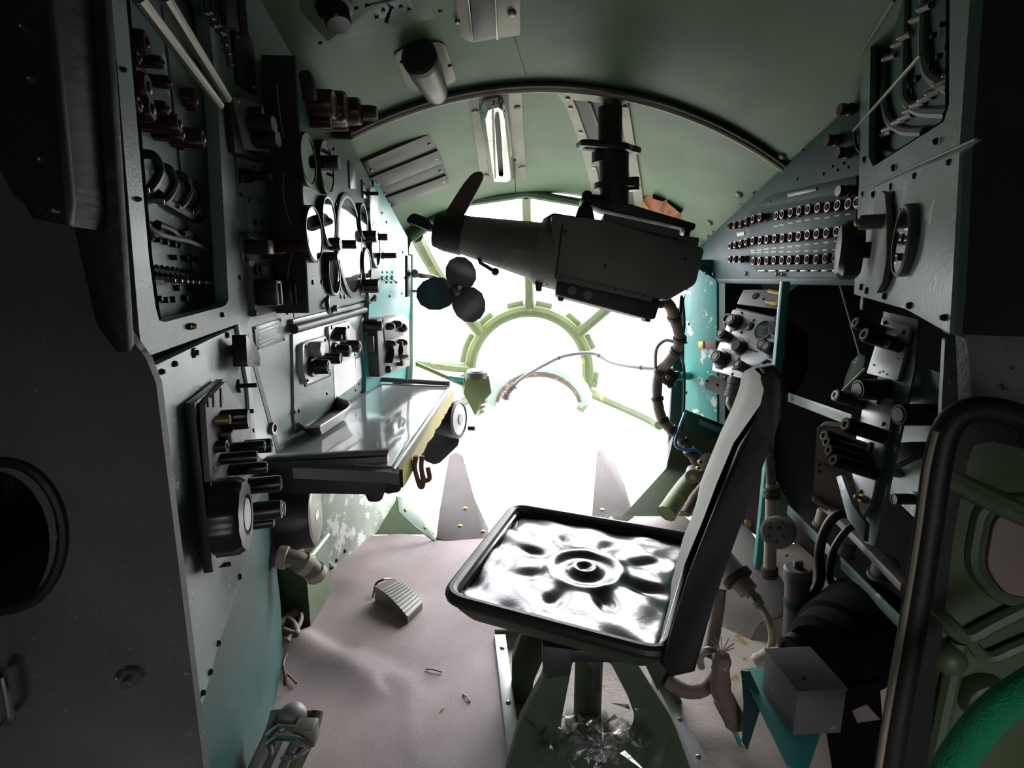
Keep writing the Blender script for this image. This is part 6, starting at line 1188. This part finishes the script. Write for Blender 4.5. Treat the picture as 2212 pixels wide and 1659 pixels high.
bm = B(); q = Pl(atY(1840, 1560, 1.0), (-.5, -.8, .2)); plate('base_box', q, [(1770, 1500), (1900, 1470), (1915, 1660), (1800, 1680)], .12, 'shade_black', gen, .006, -.12); plate('pale_tag', q, [(1840, 1535), (1872, 1522), (1902, 1555), (1852, 1562)], .004, 'khaki_pink', gen, .001)
for i, pts in enumerate(([(1850, 1108), (1810, 1112), (1785, 1140), (1770, 1190), (1772, 1250), (1750, 1300), (1752, 1330)], [(1852, 1130), (1825, 1150), (1800, 1190), (1792, 1240), (1796, 1260)])):
    wire('black_hose', ('thick black hose arching down into the lower right bay', 'thinner black hose inside the thick arching one')[i], 'hose', [atY(x, y, 1.30) for x, y in pts], .0125 - .003 * i, 'cable_black', seg=10)
for i, (x, y, r) in enumerate(((1772, 1112, .02), (1822, 1180, .024), (1905, 1225, .03))): 
    t = thing('relay', ('small beige relay left on the shelf edge', 'middle brown relay on the shelf edge', 'large brown relay right on the shelf edge')[i], 'relay', atX(x, y + 20, .98), 'relays on the low shelf'); f = fr(atX(x, y + 22, .98), (0, -.2, 1)); bm = B(); lathe(bm, [(0, 0), (r, 0), (r, .05), (r * .85, .058), (0, .058)], 16); obj('can', bm, 'beige_hose' if i == 0 else 'grey_box', t, f.mat()); bm = B(); lathe(bm, [(r, 0), (r * 1.2, 0), (r * 1.2, .01), (r, .01)], 16); obj('collar', bm, 'gunmetal', t, f.mat())
# instruments by the foot of the harness
t = thing('binocular_fitting', 'twin round fittings with brass caps at the foot of the harness', 'fitting', atY(1520, 1040, 2.0)); 
for x, y in ((1497, 1030), (1522, 1030)): p = atY(x, y, 2.0); f = fr(p, (-.3, -.95, 0)); bm = B(); lathe(bm, [(0, -.07), (.026, -.07), (.03, -.02), (.03, 0), (.024, .004), (0, .004)], 18); k = obj('barrel', bm, 'gunmetal', t, f.mat()); bm = B(); cyl(bm, .012, .004, .008, 12); obj('cap', bm, 'brass', k, f.mat())
p = atY(1535, 1000, 2.02); bm = B(); lathe(bm, [(0, 0), (.04, 0), (.04, .03), (.02, .036), (0, .036)], 18); obj('cover', bm, 'dull_alu', t, fr(p, (-.5, -.8, .3)).mat()); 
for x, y in ((1512, 998), (1508, 1012)): bm = B(); ball(bm, .01); obj('brass_ball', bm, 'brass', t, Mx.Translation(atY(x, y, 1.98)))
t = wire('olive_strut', 'thick olive strut rising from the floor to the nose frame', 'strut', [atY(1440, 1110, 2.0), atY(1475, 1060, 2.1), atY(1500, 1030, 2.2)], .04, 'olive_paint', seg=10)
wire('brown_cable', 'brown cable leaning behind the olive strut', 'cable', [atY(1480, 1110, 1.95), atY(1500, 1075, 2.0), atY(1520, 1050, 2.05)], .02, 'cable_wrap', rj=.05)
wire('dark_hose', 'dark wrapped hose dropping behind the seat back', 'hose', [atY(1556, 1270, 1.35), atY(1550, 1320, 1.33), atY(1540, 1380, 1.32), atY(1528, 1420, 1.3)], .018, 'cable_wrap', rj=.05)
# cloth-like junk inside the dark bay
t = thing('canvas_pouch', 'pale green canvas pouch hanging in the dark bay', 'pouch', atX(1840, 860, .98)); q = Pl(atX(1845, 820, .98), (-.9, -.4, 0)); plate('pouch', q, [(1844, 770), (1870, 762), (1866, 790), (1838, 850), (1818, 850), (1826, 815)], .03, 'pale_teal', t, .008, 0, .01); bm = B(); tube(bm, [q.hit(1870, 795, .035), q.hit(1815, 850, .035)], .004, 6); obj('cord', bm, 'beige_hose', t)
bm = B(); tube(bm, [q.hit(1860, 775, .02), V((.90, q.hit(1860, 775).y, 1.04))], .003, 6); obj('hanging_cord', bm, 'beige_hose', t)
